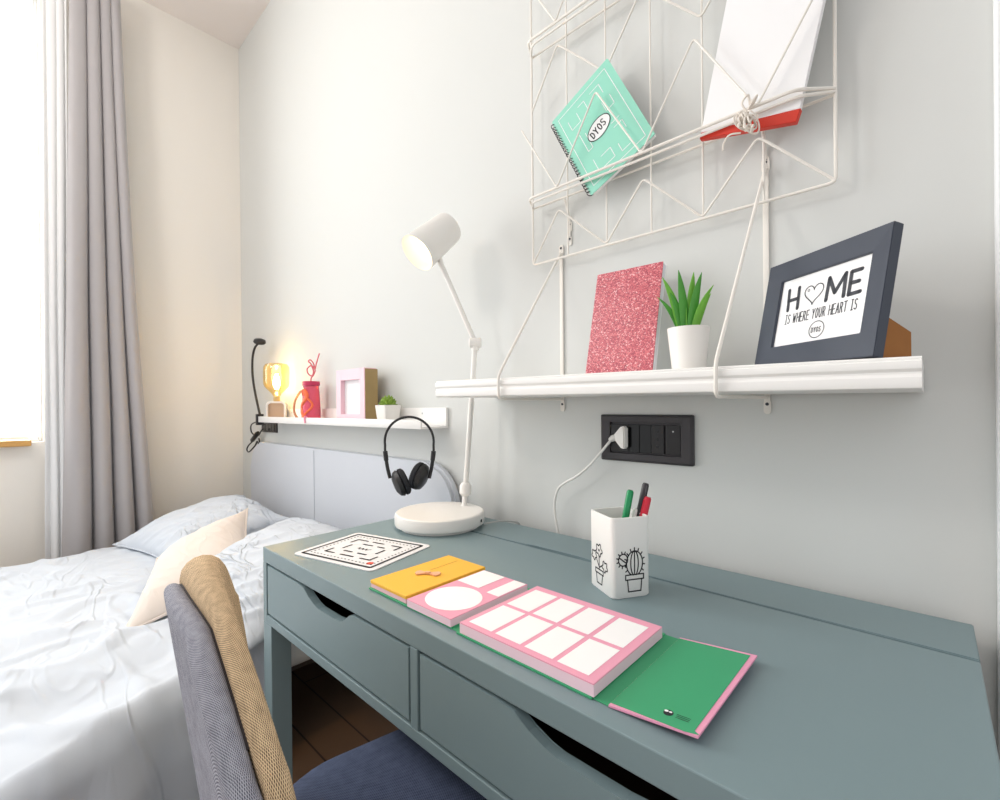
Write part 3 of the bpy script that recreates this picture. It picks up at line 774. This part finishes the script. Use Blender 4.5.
big = [[(.056, .107), (.053, .146)], [(.077, .107), (.075, .146)], [(.055, .125), (.076, .126)],
       [(.135, .108), (.136, .147), (.150, .118), (.166, .147), (.167, .108)],
       [(.193, .146), (.176, .146), (.176, .108), (.195, .109)], [(.176, .127), (.191, .127)]]
strokes(b, sc(big), .0066, Mq, .0005)
hh = []
for k in range(41):
    t = 2*PI*k/40
    x = 16*math.sin(t)**3; y = 13*math.cos(t)-5*math.cos(2*t)-2*math.cos(3*t)-math.cos(4*t)
    hh.append((.108+x*.00118, .128+y*.00122))
strokes(b, sc([hh]), .0018, Mq, .0005); strokes(b, sc([[(.097+.002*math.cos(a), .135+.002*math.sin(a)) for a in [2*PI*j/10 for j in range(11)]]]), .001, Mq, .0005)
xe = write(BM(), 'IS WHERE YOUR HEART IS', 0, 0, .017, .002, Mq, .5, .3)
k_ = (.142*s_)/xe
write(b, 'IS WHERE YOUR HEART IS', .054*s_, .081, .017, .0016, Mq, .5*k_, .3)
strokes(b, sc([[(.1255+.0145*math.cos(2*PI*j/28), .060+.0145*math.sin(2*PI*j/28)) for j in range(29)]]), .0014, Mq, .0005)
write(b, 'DYOS', .1155*s_, .0555, .0085, .0013, Mq, .6, .25)
obj('lettering', b, m_inkgrey, pr, smooth=True)
b = BM()
prism(b, [(-.0185, .001), (-.083, .016), (-.075, .054), (-.0185, .070)], FW-.05, FW-.012, frame_matrix((0, 0, 0), nf, uf, e_)); obj('easel_stand', b, mat('kraft_board', rgb(150, 98, 48), .8, noise_amt=.08, noise_scale=60), hf)

# ------------------------------------------------------------------ sockets, plug and charging cable
so = thing('wall_socket', 'wide black wall socket under the shelf with a white plug in it', 'socket', (.744, 0, 1.034))
b = BM()
W2, H2 = .1225, .0605
outer = rrect(-W2, W2, -H2, H2, .004, 3); mid_ = rrect(-W2+.006, W2-.006, -H2+.006, H2-.006, .003, 3); inner = rrect(-.094, .094, -.040, .041, .001, 3); inner2 = rrect(-.093, .093, -.039, .040, .001, 3)
Ms = frame_matrix((0, 0, 0), (1, 0, 0), (0, 0, 1), (0, -1, 0))
rings = [[b.verts.new(Ms @ V((x, y, z))) for x, y in rg] for rg, z in ((outer, .0005), (outer, .007), (mid_, .013), (inner, .012), (inner2, .004))]
for r0, r1 in zip(rings, rings[1:]):
    for k in range(len(r0)): b.faces.new((r0[k], r0[(k+1) % len(r0)], r1[(k+1) % len(r0)], r1[k]))
b.faces.new(rings[0]); b.faces.new(rings[-1])
obj('cover_plate', b, mat('socket_plate', rgb(58, 55, 58), .4), so, smooth=True, angle=30)
for k, (xa, xb, kind) in enumerate(((-.0925, -.041, 'g'), (-.040, -.012, 'b'), (-.011, .019, 'b'), (.020, .052, 'h'), (.058, .092, 's'))):
    b = BM(); box(b, xa, xb, -.0095, -.004, -.036, .035, .001)
    if kind == 'h':
        for z in (-.018, 0, .018): lathe(b, [(.0035, .0096), (.0035, .0099), (0, .0099)], 12, frame_matrix(((xa+xb)/2, 0, z), (1, 0, 0), (0, 0, 1), (0, -1, 0)), mi=1, cap1=False)
    if kind == 's': lathe(b, [(.002, .0096), (.002, .0102), (0, .0102)], 12, frame_matrix(((xa+xb)/2, 0, .02), (1, 0, 0), (0, 0, 1), (0, -1, 0)), mi=2, cap1=False)
    obj('socket_module', b, [m_black if kind in 'gsh' else m_blackgloss, m_blackgloss, m_steel], so)
ch = thing('charging_cable', 'white plug and charging cable running from the black socket behind the desk', 'cable', (.69, -.012, 1.036))
b = BM(); prism(b, [(-.022, -.007), (-.022, .007), (.002, .027), (.012, .029), (.018, .024), (.018, -.024), (.012, -.029), (.002, -.027)], 0, .016, frame_matrix((0, .002, 0), (.93, -.36, 0), (0, 0, 1), (-.36, -.93, 0)), bev=.003)
obj('plug', b, m_white, ch, smooth=True)
CO = V((.69, -.012, 1.04))
b = BM(); tube(b, [V((-.020, .002, 0)), V((-.030, -.002, -.004)), V((-.038, -.006, -.01))], [.008, .009, .005], 12)
tube(b, spline([V(p)-CO for p in ((.655, -.020, 1.028), (.632, -.03, .997), (.601, -.034, .962), (.562, -.034, .930), (.522, -.034, .907), (.496, -.032, .886), (.481, -.028, .849), (.479, -.024, .806), (.485, -.020, .755), (.488, -.018, .68))], 8), .0036, 10)
obj('cable', b, m_white, ch, smooth=True)

# ------------------------------------------------------------------ pen cup and pens
pc = thing('pen_cup', 'white square pen cup with drawn cactus and flower pot on the desk', 'pen holder', (.825, -.298, .7602))
A_, B_, Cc = V((.841, -.343, 0)), V((.879, -.279, 0)), V((.771, -.316, 0))
ux = (B_-A_).normalized(); uy = V((-ux.y, ux.x, 0)); SW = .0805; CH = .150
org = A_-V((.825, -.298, 0))+V((.002, -.004, 0))
Mc = frame_matrix(org, ux, uy, (0, 0, 1))
b = BM()
SY = .089; o_ = rrect(0, SW, 0, SY, .010, 6); i_ = rrect(.0035, SW-.0035, .0035, SY-.0035, .009, 6)
o2 = rrect(.002, SW-.002, .002, SY-.002, .010, 6)
rings = [[b.verts.new(Mc @ V((x, y, z))) for x, y in rg] for rg, z in ((o2, 0), (o_, .003), (o_, CH-.001), (o2, CH), (i_, CH-.001), (i_, .004))]
for r0, r1 in zip(rings, rings[1:]):
    for k in range(len(r0)): b.faces.new((r0[k], r0[(k+1) % len(r0)], r1[(k+1) % len(r0)], r1[k]))
b.faces.new(rings[0]); b.faces.new(rings[-1])
cup = obj('cup', b, mat('cup_white', rgb(240, 238, 234), .45), pc, smooth=True, angle=40)
# cactus on the face towards ux (right), flower on the face towards uy (left)
Mr = frame_matrix(org-uy*.0, ux, (0, 0, 1), ux.cross(V((0, 0, 1))))
b = BM(); cx = .046
def ell(cx_, cy_, rx, ry, a0=0, a1=360, n=24): return [(cx_+rx*math.cos(math.radians(a0+(a1-a0)*k/n)), cy_+ry*math.sin(math.radians(a0+(a1-a0)*k/n))) for k in range(n+1)]
ln = [[(cx-.013, .012), (cx+.013, .012), (cx+.015, .034), (cx-.015, .034), (cx-.013, .012)], [(cx-.019, .034), (cx+.019, .034), (cx+.019, .043), (cx-.019, .043), (cx-.019, .034)],
      ell(cx, .064, .017, .023, -65, 245), ell(cx, .064, .008, .023, -70, 250), [(cx, .043), (cx, .087)],
      ell(cx-.024, .072, .0095, .011), [(cx-.031, .076), (cx-.018, .066)]]
for a in range(-30, 211, 24): ln.append([(cx+.018*math.cos(math.radians(a)), .064+.024*math.sin(math.radians(a))), (cx+.0215*math.cos(math.radians(a)), .064+.029*math.sin(math.radians(a)))])
for a in range(70, 300, 32): ln.append([(cx-.024+.0105*math.cos(math.radians(a)), .072+.012*math.sin(math.radians(a))), (cx-.024+.0135*math.cos(math.radians(a)), .072+.0155*math.sin(math.radians(a)))])
strokes(b, ln, .0024, Mr, .0003); obj('cactus_drawing', b, m_ink, cup)
Ml = frame_matrix(org+uy*SY, -uy, (0, 0, 1), (-uy).cross(V((0, 0, 1))))
b = BM(); cx = .040
ln = [[(cx-.009, .014), (cx+.009, .014), (cx+.012, .033), (cx-.012, .033), (cx-.009, .014)], [(cx-.015, .033), (cx+.015, .033), (cx+.015, .041), (cx-.015, .041), (cx-.015, .033)],
      [(cx, .041), (cx-.001, .068)], [(cx, .045), (cx-.01, .058)], [(cx, .045), (cx+.012, .052)]]
def flower(x, y, r, a=0): return [(x+r*(1+.22*math.cos(5*t+a))*math.cos(t), y+r*(1+.22*math.cos(5*t+a))*math.sin(t)) for t in [2*PI*k/40 for k in range(41)]]
ln += [flower(cx-.001, .078, .0105, .5), flower(cx-.020, .064, .0085, 1), flower(cx+.021, .052, .009, 2), ell(cx-.001, .078, .0015, .0015, n=8)]
strokes(b, ln, .0026, Ml, .0003); obj('flower_drawing', b, m_ink, cup)
m_green = mat('pen_green', rgb(22, 140, 84), .35); m_red = mat('pen_red', rgb(206, 30, 56), .3); m_pdark = mat('pen_dark', rgb(52, 34, 42), .3)
def pen(name, label, p0, p1, r, m_, cap=None, capm=None):
    p0, p1 = V(p0), V(p1); t = thing(name, label, 'pen', p0); d = p1-p0
    b = BM(); tube(b, [d*0, d*.04, d*.90, d], [r*.5, r, r, r*.8], 12); obj('barrel', b, m_, t, smooth=True)
    b = BM(); tube(b, [d*.60, d*.602, d*.985, d*1.005], [r*1.1, r*1.18, r*1.18, r*.9], 12)
    if cap: tube(b, [d*.66+V(cap), d*.98+V(cap)], r*.28, 6)
    obj('cap', b, capm or m_, t, smooth=True)
zb = .7652
pen('felt_pen', 'green pen standing in the white pen cup', (.812, -.290, zb), (.843, -.275, .952), .0058, m_green, (.005, -.004, 0))
pen('pen', 'dark maroon pen standing tallest in the white pen cup', (.831, -.281, zb), (.864, -.252, .965), .0056, m_pdark, (.005, -.004, 0), mat('cap_charcoal', rgb(50, 46, 50), .4))
pen('pen', 'red pen with silver clip standing in the white pen cup', (.840, -.288, zb), (.871, -.258, .940), .0058, m_red, (-.004, -.006, 0))
pen('marker', 'white pen low inside the pen cup between the green and red pens', (.829, -.275, zb), (.848, -.262, .915), .0052, m_white)

# ------------------------------------------------------------------ maze mat on the desk
m4 = [V((.122, -.623, 0)), V((.382, -.568, 0)), V((.331, -.353, 0)), V((.071, -.423, 0))]
cen = sum(m4, V())/4; exm = ((m4[1]-m4[0])+(m4[2]-m4[3])).normalized(); eym = V((-exm.y, exm.x, 0))
mw = .264; mh = .214
mm_ = thing('desk_mat', 'white maze-patterned mat with rounded corners on the desk', 'mat', (cen.x, cen.y, .7603))
Mm = frame_matrix((0, 0, 0), exm, eym, (0, 0, 1))
b = BM(); prism(b, rrect(-mw/2, mw/2, -mh/2, mh/2, .014), 0, .0022, Mm, bev=.0005); ma = obj('mat_sheet', b, mat('mat_white', rgb(226, 226, 228), .7, spec=.2), mm_)
Mz = Mm @ Matrix.Translation((0, 0, .0022)); b = BM()
a_, c_ = mw/2-.018, mh/2-.016
strokes(b, [rrect(-a_, a_, -c_, c_, .003, 2)+[rrect(-a_, a_, -c_, c_, .003, 2)[0]]], .0075, Mz, .0005)
ln = [[(-.075, .03), (-.075, .055), (-.04, .055)], [(-.02, .055), (.015, .055)], [(.045, .055), (.075, .055), (.075, .03)], [(-.075, -.03), (-.075, -.055), (-.045, -.055)],
      [(-.02, -.055), (.02, -.055)], [(.045, -.055), (.075, -.055), (.075, -.03)], [(-.055, .012), (-.055, -.015)], [(.055, .015), (.055, -.012)], [(-.03, .03), (.0, .03)], [(.02, .03), (.04, .03)], [(-.035, -.03), (-.01, -.03)], [(.012, -.03), (.038, -.03)]]
strokes(b, ln, .0062, Mz, .0005)
strokes(b, [[(-.02+.004*k, .006*math.sin(k*2.1)) for k in range(11)]], .0028, Mz, .0005)
for k in range(18):
    t = k/17; x = -.1+.2*t
    for y in (-.076, .076): strokes(b, [[(x, y), (x+.0012, y)]], .0040, Mz, .0005)
for k in range(12):
    y = -.065+.13*k/11
    for x in (-.1, .1): strokes(b, [[(x, y), (x+.0012, y)]], .0040, Mz, .0005)
obj('maze_print', b, m_ink, ma)
b = BM(); prism(b, [(.092+.0085*math.cos(t), -.070+.0085*math.sin(t)) for t in [2*PI*k/20 for k in range(20)]], .0022, .0027, Mm); obj('red_spot', b, mat('spot_red', rgb(214, 74, 48), .6), ma)

# ------------------------------------------------------------------ open sticky note planner
m_pgreen = mat('planner_green', rgb(62, 160, 112), .5); m_pink = mat('planner_pink', rgb(232, 158, 186), .6); m_pinkp = mat('pad_pink', rgb(238, 164, 186), .6); m_pade = mat('pad_edges', rgb(240, 208, 220), .7); m_padw = mat('pad_white', rgb(250, 248, 247), .7, spec=.2)
m_yel = mat('envelope_yellow', rgb(244, 186, 62), .55, noise_amt=.02)
pl = thing('planner', 'open green and pink sticky-note planner on the desk front', 'planner', (.78, -.515, .7603))
px, py = -.78, .515
def pbox(bm, x0, x1, y0, y1, z0, z1, bev=.0004, mi=0): box(bm, x0+px, x1+px, y0+py, y1+py, z0-.7603, z1-.7603, bev, mi=mi)
b = BM(); pbox(b, .458, .706, -.618, -.410, .7604, .7632); pbox(b, .706, .722, -.618, -.410, .7604, .7615); pbox(b, .722, .968, -.623, -.408, .7604, .7632); pbox(b, .968, .990, -.620, -.408, .7604, .7616)
obj('cover', b, m_pgreen, pl)
b = BM()
def flap_pt(x, y, z): return V((x+px, y+py, z+.7608-.7603+max(0, x-.99)*.085))
vs = {}
for zi, z in ((0, 0), (1, .0026)):
    for k, (x, y) in enumerate(((.99, -.621), (1.092, -.616), (1.095, -.402), (.99, -.406))): vs[(zi, k)] = b.verts.new(flap_pt(x, y, z))
b.faces.new([vs[(0, k)] for k in range(4)]); b.faces.new([vs[(1, k)] for k in range(4)])
for k in range(4): b.faces.new((vs[(0, k)], vs[(0, (k+1) % 4)], vs[(1, (k+1) % 4)], vs[(1, k)]))
fl = obj('cover_flap', b, m_pink, pl)
b = BM()
vs = {}
for zi, z in ((0, .0027), (1, .0031)):
    for k, (x, y) in enumerate(((.9905, -.616), (1.078, -.6165), (1.092, -.6135), (1.086, -.6095), (1.088, -.408), (.9905, -.410))): vs[(zi, k)] = b.verts.new(flap_pt(x, y, z))
b.faces.new([vs[(0, k)] for k in range(6)]); b.faces.new([vs[(1, k)] for k in range(6)])
for k in range(6): b.faces.new((vs[(0, k)], vs[(0, (k+1) % 6)], vs[(1, (k+1) % 6)], vs[(1, k)]))
ln_ = obj('flap_lining', b, m_pgreen, fl)
b = BM(); sl = .085
Mk = frame_matrix(flap_pt(1.052, -.596, .0031), (1, 0, sl), (0, 1, 0), (-sl, 0, 1))
prism(b, [(.0055*math.cos(t), .0055*math.sin(t)) for t in [2*PI*k/20 for k in range(20)]], 0, .0004, Mk)
for y in (.0025, -.0005, -.0035): strokes(b, [[(.009+.0006*(y < 0), y), (.024, y)]], .0009, Mk, .0003)
obj('maker_mark', b, m_ink, ln_)
b = BM(); prism(b, [(-.003+.0024*math.cos(t), .002+.0018*math.sin(t)) for t in [2*PI*k/12 for k in range(12)]], .0004, .0006, Mk); prism(b, [(.0018+.0018*math.cos(t), .002+.0014*math.sin(t)) for t in [2*PI*k/12 for k in range(12)]], .0004, .0006, Mk); obj('mark_highlight', b, m_paper, ln_)
b = BM(); pbox(b, .460, .576, -.614, -.412, .7633, .7712); ev0 = obj('note_stack', b, mat('stack_pink', rgb(236, 190, 200), .6), pl)
b = BM(); pbox(b, .459, .578, -.615, -.411, .7713, .7780, .0012); ev = obj('envelope', b, m_yel, pl)
b = BM(); strokes(b, [[(.505+px, -.50+py), (.505+px, -.425+py)]], .0012, Matrix.Translation((0, 0, .778-.7603)), .0003); obj('envelope_crease', b, mat('crease_brown', rgb(170, 118, 40), .6), ev)
b = BM()
Mb = frame_matrix((.520+px, -.520+py, .779-.7603), (.85, .52, 0), (-.52, .85, 0), (0, 0, 1))
for sx in (-1, 1):
    prism(b, [(sx*.004, -.003), (sx*.020, -.011), (sx*.026, -.004), (sx*.026, .006), (sx*.020, .011), (sx*.004, .003)], 0, .0022, Mb)
prism(b, [(-.005, -.004), (.005, -.004), (.005, .004), (-.005, .004)], 0, .004, Mb)
obj('bow_clip', b, mat('bow_peach', rgb(238, 178, 140), .5), ev)
b = BM(); pbox(b, .586, .704, -.619, -.424, .7633, .7750, .0003); pbox(b, .586, .704, -.619, -.424, .7751, .7765, .0003, 1); pd = obj('note_pad', b, [m_pade, m_pinkp], pl)
b = BM()
prism(b, [(.645+px+.053*math.cos(t), -.560+py+.050*math.sin(t)) for t in [2*PI*k/36 for k in range(36)]], .7765-.7603, .7769-.7603)
pbox(b, .588, .647, -.500, -.426, .7766, .7772); pbox(b, .672, .702, -.504, -.426, .7766, .7772)
obj('note_labels', b, m_padw, pd)
b = BM(); pbox(b, .728, .970, -.621, -.424, .7633, .7780, .0003); pbox(b, .728, .970, -.621, -.424, .7781, .7800, .0003, 1); pd = obj('note_pad', b, [m_pade, m_pinkp], pl)
b = BM()
cwx = (.242-.016)/4
for i in range(4):
    for j in range(2):
        x0 = .728+.010+i*cwx; y0 = -.621+.011+j*.089
        pbox(b, x0, x0+cwx-.008, y0, y0+.080, .7801, .7804, 0)
obj('note_labels', b, m_padw, pd)

# ------------------------------------------------------------------ lower picture ledge and what stands on it
led = thing('picture_ledge', 'narrow white picture ledge on the wall over the headboard', 'shelf', (-.77, 0, 1.05))
lx0, lx1 = -1.53+.77, -.012+.77
b = BM(); box(b, lx0, lx1, -.120, -.0005, -.008, 0, .001); obj('ledge_plate', b, m_shelf, led)
b = BM(); box(b, lx0, lx1, -.1265, -.1205, -.008, .024, .002); obj('front_lip', b, m_shelf, led, smooth=True)
b = BM(); box(b, lx0, lx1, -.012, -.0005, .0005, .066, .001)
obj('back_board', b, m_shelf, led)
for x in (-.55, .62): b = BM(); lathe(b, [(.004, 0), (.004, .001), (0, .0015)], 12, frame_matrix((x, -.0121, .045), (1, 0, 0), (0, 0, 1), (0, -1, 0)), cap1=False); obj('screw', b, m_steel, led)
# amber bulb lamp
LZ = 1.0502
bl = thing('bulb_lamp', 'small lamp with a glowing amber glass bulb at the ledge left end', 'lamp', (-1.385, -.068, LZ), math.radians(58))
b = BM(); Mx = frame_matrix((0, .028, 0), (1, 0, 0), (0, 0, 1), (0, -1, 0))
ro, ri = rrect(-.05, .05, 0, .108, .022, 6), rrect(-.041, .041, .009, .098, .016, 6)
fr_ = [[b.verts.new(Mx @ V((x, y, z))) for x, y in rg] for rg, z in ((ri, 0), (ro, 0), (ro, .06), (ri, .06), (ri, .045))]
for r0, r1 in zip(fr_, fr_[1:]):
    for k in range(len(r0)): b.faces.new((r0[k], r0[(k+1) % len(r0)], r1[(k+1) % len(r0)], r1[k]))
b.faces.new(fr_[0]); 
obj('lamp_base', b, m_white, bl, smooth=True, angle=30)
b = BM(); prism(b, ri, .0435, .045, Mx); obj('front_panel', b, mat('panel_beige', rgb(196, 170, 146), .7), bl)
b = BM(); lathe(b, [(.016, .108), (.018, .112), (.017, .135), (.0, .136)], 20, cap0=False, cap1=False); obj('bulb_socket', b, mat('brass_socket', rgb(206, 178, 122), .35, metal=.6), bl, smooth=True)
m_amber = clear_glass('amber_glass', rgb(253, 236, 190), .06)
b = BM(); prof = [(.018, .136), (.024, .150), (.045, .172), (.062, .190), (.067, .206), (.068, .27), (.066, .298), (.056, .314), (.03, .320), (.0, .321)]
lathe(b, prof, 40, cap0=False, cap1=False); gl = obj('glass_bulb', b, m_amber, bl, smooth=True)
glow('bulb_light', 'POINT', (0, 0, .255), 1.1, (1, .74, .40), .03, bl)
m_fil = mat('filament', (1, .8, .4, 1), .5, emis=(1, .74, .36, 1), estr=90)
b = BM(); pts = []
for k in range(40):
    t = k/39; r = .006+.014*math.sin(PI*t)*(1-t*.6); pts.append((r*math.cos(k*1.3), r*math.sin(k*1.3), .175+.085*t))
tube(b, spline(pts, 3), .0032, 6); obj('filament', b, m_fil, gl, smooth=True)
# gooseneck clip lamp
gk = thing('clip_lamp', 'black gooseneck clip-on reading lamp at the ledge end by the bed', 'lamp', (-1.50, -.10, LZ))
def G(*p): return V(p)-V((-1.50, -.10, LZ))
b = BM(); box(b, -.018, .012, -.034, .0, .0252, .038, .002); box(b, -.018, .012, -.034, .0, -.024, -.0085, .002); box(b, -.012, .006, -.036, -.0275, -.024, .038, .002); obj('clip', b, m_black, gk, smooth=True)
b = BM(); pth = spline([G(-1.502, -.116, 1.087), G(-1.53, -.112, 1.115), G(-1.61, -.10, 1.20), G(-1.675, -.09, 1.29), G(-1.70, -.085, 1.36), G(-1.70, -.082, 1.43), G(-1.67, -.08, 1.48), G(-1.62, -.078, 1.505)], 8)
tube(b, pth, .0065, 10); obj('gooseneck', b, m_black, gk, smooth=True)
b = BM(); Mg = frame_matrix(G(-1.60, -.078, 1.51), V((1, -.15, -.5)).normalized(), V((.15, 1, 0)).normalized(), V((.5, -.0, 1)).normalized())
lathe(b, [(.0, -.008), (.030, -.008), (.034, -.002), (.030, .012), (.015, .018), (.0, .019)], 28, Mg, cap0=False, cap1=False); hd = obj('lamp_head', b, m_black, gk, smooth=True)
b = BM(); lathe(b, [(.022, -.0085), (.022, -.0105), (.0, -.0105)], 20, Mg, cap0=False, cap1=False); obj('led_disc', b, mat('led_warm', (1, .8, .5, 1), .5, emis=(1, .8, .5, 1), estr=3), hd)
b = BM()
tube(b, spline([G(-1.512, -.115, 1.030), G(-1.62, -.07, 1.045), G(-1.82, -.05, 1.022), G(-1.86, -.04, .975), G(-1.80, -.035, .945)], 8), .0042, 8)
tube(b, spline([G(-1.75, -.035, .955), G(-1.705, -.035, .985), G(-1.69, -.03, .995)], 8), .0042, 8)
tube(b, spline([G(-1.82, -.035, .925), G(-1.92, -.035, .885), G(-1.955, -.035, .855), G(-1.92, -.035, .842), G(-1.85, -.035, .87), G(-1.80, -.035, .895), G(-1.78, -.035, .915), G(-1.735, -.035, .895), G(-1.76, -.03, .935)], 8), .0042, 8)
obj('cord', b, m_black, gk, smooth=True)
b = BM(); tube(b, [G(-1.86, -.038, .915), G(-1.845, -.038, .922), G(-1.765, -.038, .965), G(-1.75, -.038, .973)], [.008, .014, .014, .008], 10); obj('cord_switch', b, m_black, gk, smooth=True)
s2 = thing('wall_socket', 'small black wall socket tucked under the ledge above the headboard', 'socket', (-1.66, 0, 1.003))
b = BM(); box(b, -.115, .115, -.010, -.0005, -.028, .033, .003); obj('cover_plate', b, mat('socket_plate_dark', rgb(62, 58, 58), .45), s2, smooth=True)
for x in (-.07, -.023, .024, .071):
    b = BM(); box(b, x-.021, x+.021, -.0125, -.0101, -.019, .022, .001); obj('socket_module', b, m_blackgloss, s2)
# mason jar tumbler
jr = thing('mason_jar', 'red-pink tumbler jar with handle and curly straw on the ledge', 'jar', (-.955, -.072, LZ))
m_jar = mat('jar_pink', rgb(240, 106, 132), .12, trans=.45, ior=1.3)
b = BM(); lathe(b, [(.036, 0), (.042, .004), (.043, .05), (.0415, .10), (.0385, .15), (.036, .17), (.037, .178), (0, .178)], 36, cap1=False); jb = obj('jar_body', b, m_jar, jr, smooth=True)
b = BM()
for k, ph in enumerate((0, 1.1, 2.2)):
    pts = []
    for j in range(22):
        t = j/21; a = -2.1+ph*.55+.55*math.sin(t*7+ph*2); r = (.0400 if k == 1 else .0415)-.0055*max(0, t-.3)
        pts.append((r*math.cos(a), r*math.sin(a), .012+.145*t))
    tube(b, pts, .006 if k != 1 else .010, 8)
obj('orange_swirl', b, mat('swirl_orange', rgb(246, 118, 72), .4), jb, smooth=True)
b = BM()
for k in range(9):
    a = -2.5; r = .0445
    lathe(b, [(.0, -.004), (.004, 0), (.0, .004)], 8, Matrix.Translation((r*math.cos(a), r*math.sin(a), .02+k*.016)), cap0=False, cap1=False)
obj('white_dots', b, m_paper, jb)
b = BM(); lathe(b, [(.038, .178), (.041, .179), (.041, .198), (.039, .2), (.0, .2)], 36, cap1=False); obj('lid', b, mat('lid_red', rgb(196, 54, 92), .3), jr, smooth=True)
b = BM(); d = V((-.72, -.68, 0)); tube(b, spline([d*.038+V((0, 0, .155)), d*.058+V((0, 0, .145)), d*.082+V((0, 0, .10)), d*.085+V((0, 0, .05)), d*.066+V((0, 0, .018)), d*.040+V((0, 0, .015))], 6), .0055, 10); obj('handle', b, mat('handle_amber', rgb(230, 172, 132), .2, trans=.4), jr, smooth=True)
b = BM(); pts = [V((0, 0, .19)), V((0, 0, .215))]
ddx = V((.73, .68, 0))
for x, z in ((.012, .232), (.020, .255), (.002, .278), (-.018, .262), (-.014, .238), (.004, .228), (.012, .25), (.0, .285), (-.012, .298), (-.004, .306), (.012, .290), (.02, .262), (.026, .285), (.036, .318), (.042, .338)): pts.append(ddx*x+V((0, 0, z)))
tube(b, spline(pts, 6), .0032, 8); obj('straw', b, mat('straw_pink', rgb(226, 110, 120), .3), jr, smooth=True)
b = BM(); tube(b, spline([V((.052, -.040, .010)), V((.054, -.050, .027)), V((.054, -.0575, .028)), V((.055, -.0595, .015)), V((.060, -.0595, -.002))], 5), .0035, 8); obj('ribbon', b, mat('ribbon_pink', rgb(244, 150, 176), .5), jr, smooth=True)
# pink box frame
bx = thing('framed_picture', 'pale pink box frame holding a blank white sheet on the ledge', 'picture frame', (-.525, -.074, LZ))
m_pf = mat('frame_pink', rgb(242, 204, 213), .5)
FWb, FHb, FD = .232, .232, .062
b = BM(); y0, y1 = -FD/2, FD/2; bw = .038
box(b, -FWb/2, -FWb/2+bw, y0, y1-.006, 0, FHb, .001); box(b, FWb/2-bw, FWb/2, y0, y1-.006, 0, FHb, .001)
box(b, -FWb/2+bw, FWb/2-bw, y0, y1-.006, 0, .042, .0005); box(b, -FWb/2+bw, FWb/2-bw, y0, y1-.006, FHb-.045, FHb, .0005)
obj('frame', b, m_pf, bx)
b = BM(); box(b, -FWb/2+bw, FWb/2-bw, y0+.02, y0+.022, .042, FHb-.045); obj('white_sheet', b, m_paper, bx)
b = BM(); box(b, FWb/2+.0003, FWb/2+.003, y0+.003, y1-.002, 0, FHb-.004); box(b, -FWb/2, FWb/2, y1-.0058, y1, 0, FHb-.004); obj('wooden_back', b, mat('frame_back_wood', rgb(172, 146, 100), .7, noise_amt=.1, noise_scale=30), bx)
# succulent
sp_ = thing('potted_plant', 'tiny green succulent in a white square pot on the ledge', 'plant', (-.30, -.066, LZ))
b = BM(); prof = [(-.0, .030), (.076, .038)]
rg0, rg1, rg2, rg3 = [rrect(-h, h, -h, h, .006, 3) for h in (.030, .038, .034, .032)]
rr = [[b.verts.new((x, y, z)) for x, y in rg] for rg, z in ((rg0, 0), (rg1, .078), (rg2, .078), (rg3, .064))]
for r0, r1 in zip(rr, rr[1:]):
    for k in range(len(r0)): b.faces.new((r0[k], r0[(k+1) % len(r0)], r1[(k+1) % len(r0)], r1[k]))
b.faces.new(rr[0]); b.faces.new(rr[-1]); obj('pot', b, m_pot, sp_, smooth=True, angle=30)
m_suc = mat('succulent_green', rgb(128, 158, 56), .5, noise_amt=.3, noise_scale=60)
rnd = random.Random(2)
for k in range(26):
    a = k*2.399; t = k/25; el = math.radians(80-62*t)
    d = V((math.cos(a)*math.cos(el), math.sin(a)*math.cos(el), math.sin(el)))
    b = BM(); L_ = .036+.012*(1-t)
    tube(b, [V((0, 0, .064))+d*.005, V((0, 0, .066))+d*L_*.55, V((0, 0, .066))+d*L_*.85, V((0, 0, .067))+d*L_*1.1], [.004, .0095, .007, .0008], 8)
    obj('leaf', b, m_suc, sp_, smooth=True)

# ------------------------------------------------------------------ headphones hung over the ledge's right end
hp0 = V((-.022, -.168, 1.078))
hp = thing('headphones', 'black on-ear headphones hanging from the right end of the ledge', 'headphones', hp0)
ex, ez = CR.normalized(), V((0, 0, 1))
def hpt(x, z, d=0): return ex*x+ez*z-CF*d
RB = .083
band = [hpt(RB*math.sin(a), RB*1.02*math.cos(a)-RB*1.02+.008) for a in [math.radians(-98+196*k/32) for k in range(33)]]
band_l = [hpt(-RB*.93, -.145), hpt(-RB*.99, -.115)]; band_r = [hpt(RB*.99, -.115), hpt(RB*.93, -.145)]
b = BM(); tube(b, spline(band_l+band+band_r, 2), .0042, 8); obj('headband', b, m_black, hp, smooth=True)
for sg in (-1, 1):
    b = BM(); tube(b, spline([hpt(sg*RB*.97, -.125), hpt(sg*RB*.90, -.165), hpt(sg*RB*.80, -.20)], 5), .0062, 8)
    tube(b, [hpt(sg*RB*.99, -.108), hpt(sg*RB*.95, -.14)], .008, 8); obj('slider', b, m_black, hp, smooth=True)
    cz = -.218 if sg < 0 else -.196; cxp = -.036 if sg < 0 else .040
    axd = (ex*sg*.85+ez*(-.35)-CF*.35).normalized() if sg < 0 else (ex*.9-ez*.30-CF*.2).normalized()
    t1 = axd.orthogonal().normalized(); Mhp = frame_matrix(hpt(cxp, cz), t1, axd.cross(t1), axd)
    b = BM(); lathe(b, [(.0, .018), (.025, .017), (.042, .008), (.047, -.004), (.042, -.007), (.0, -.007)], 32, Mhp, cap0=False, cap1=False); cup_ = obj('ear_cup', b, m_black, hp, smooth=True)
    b = BM(); lathe(b, [(.0, -.0075), (.042, -.0075), (.047, -.012), (.046, -.022), (.039, -.028), (.023, -.026), (.0, -.022)], 32, Mhp, cap0=False, cap1=False); obj('ear_pad', b, m_blackmat, cup_, smooth=True)
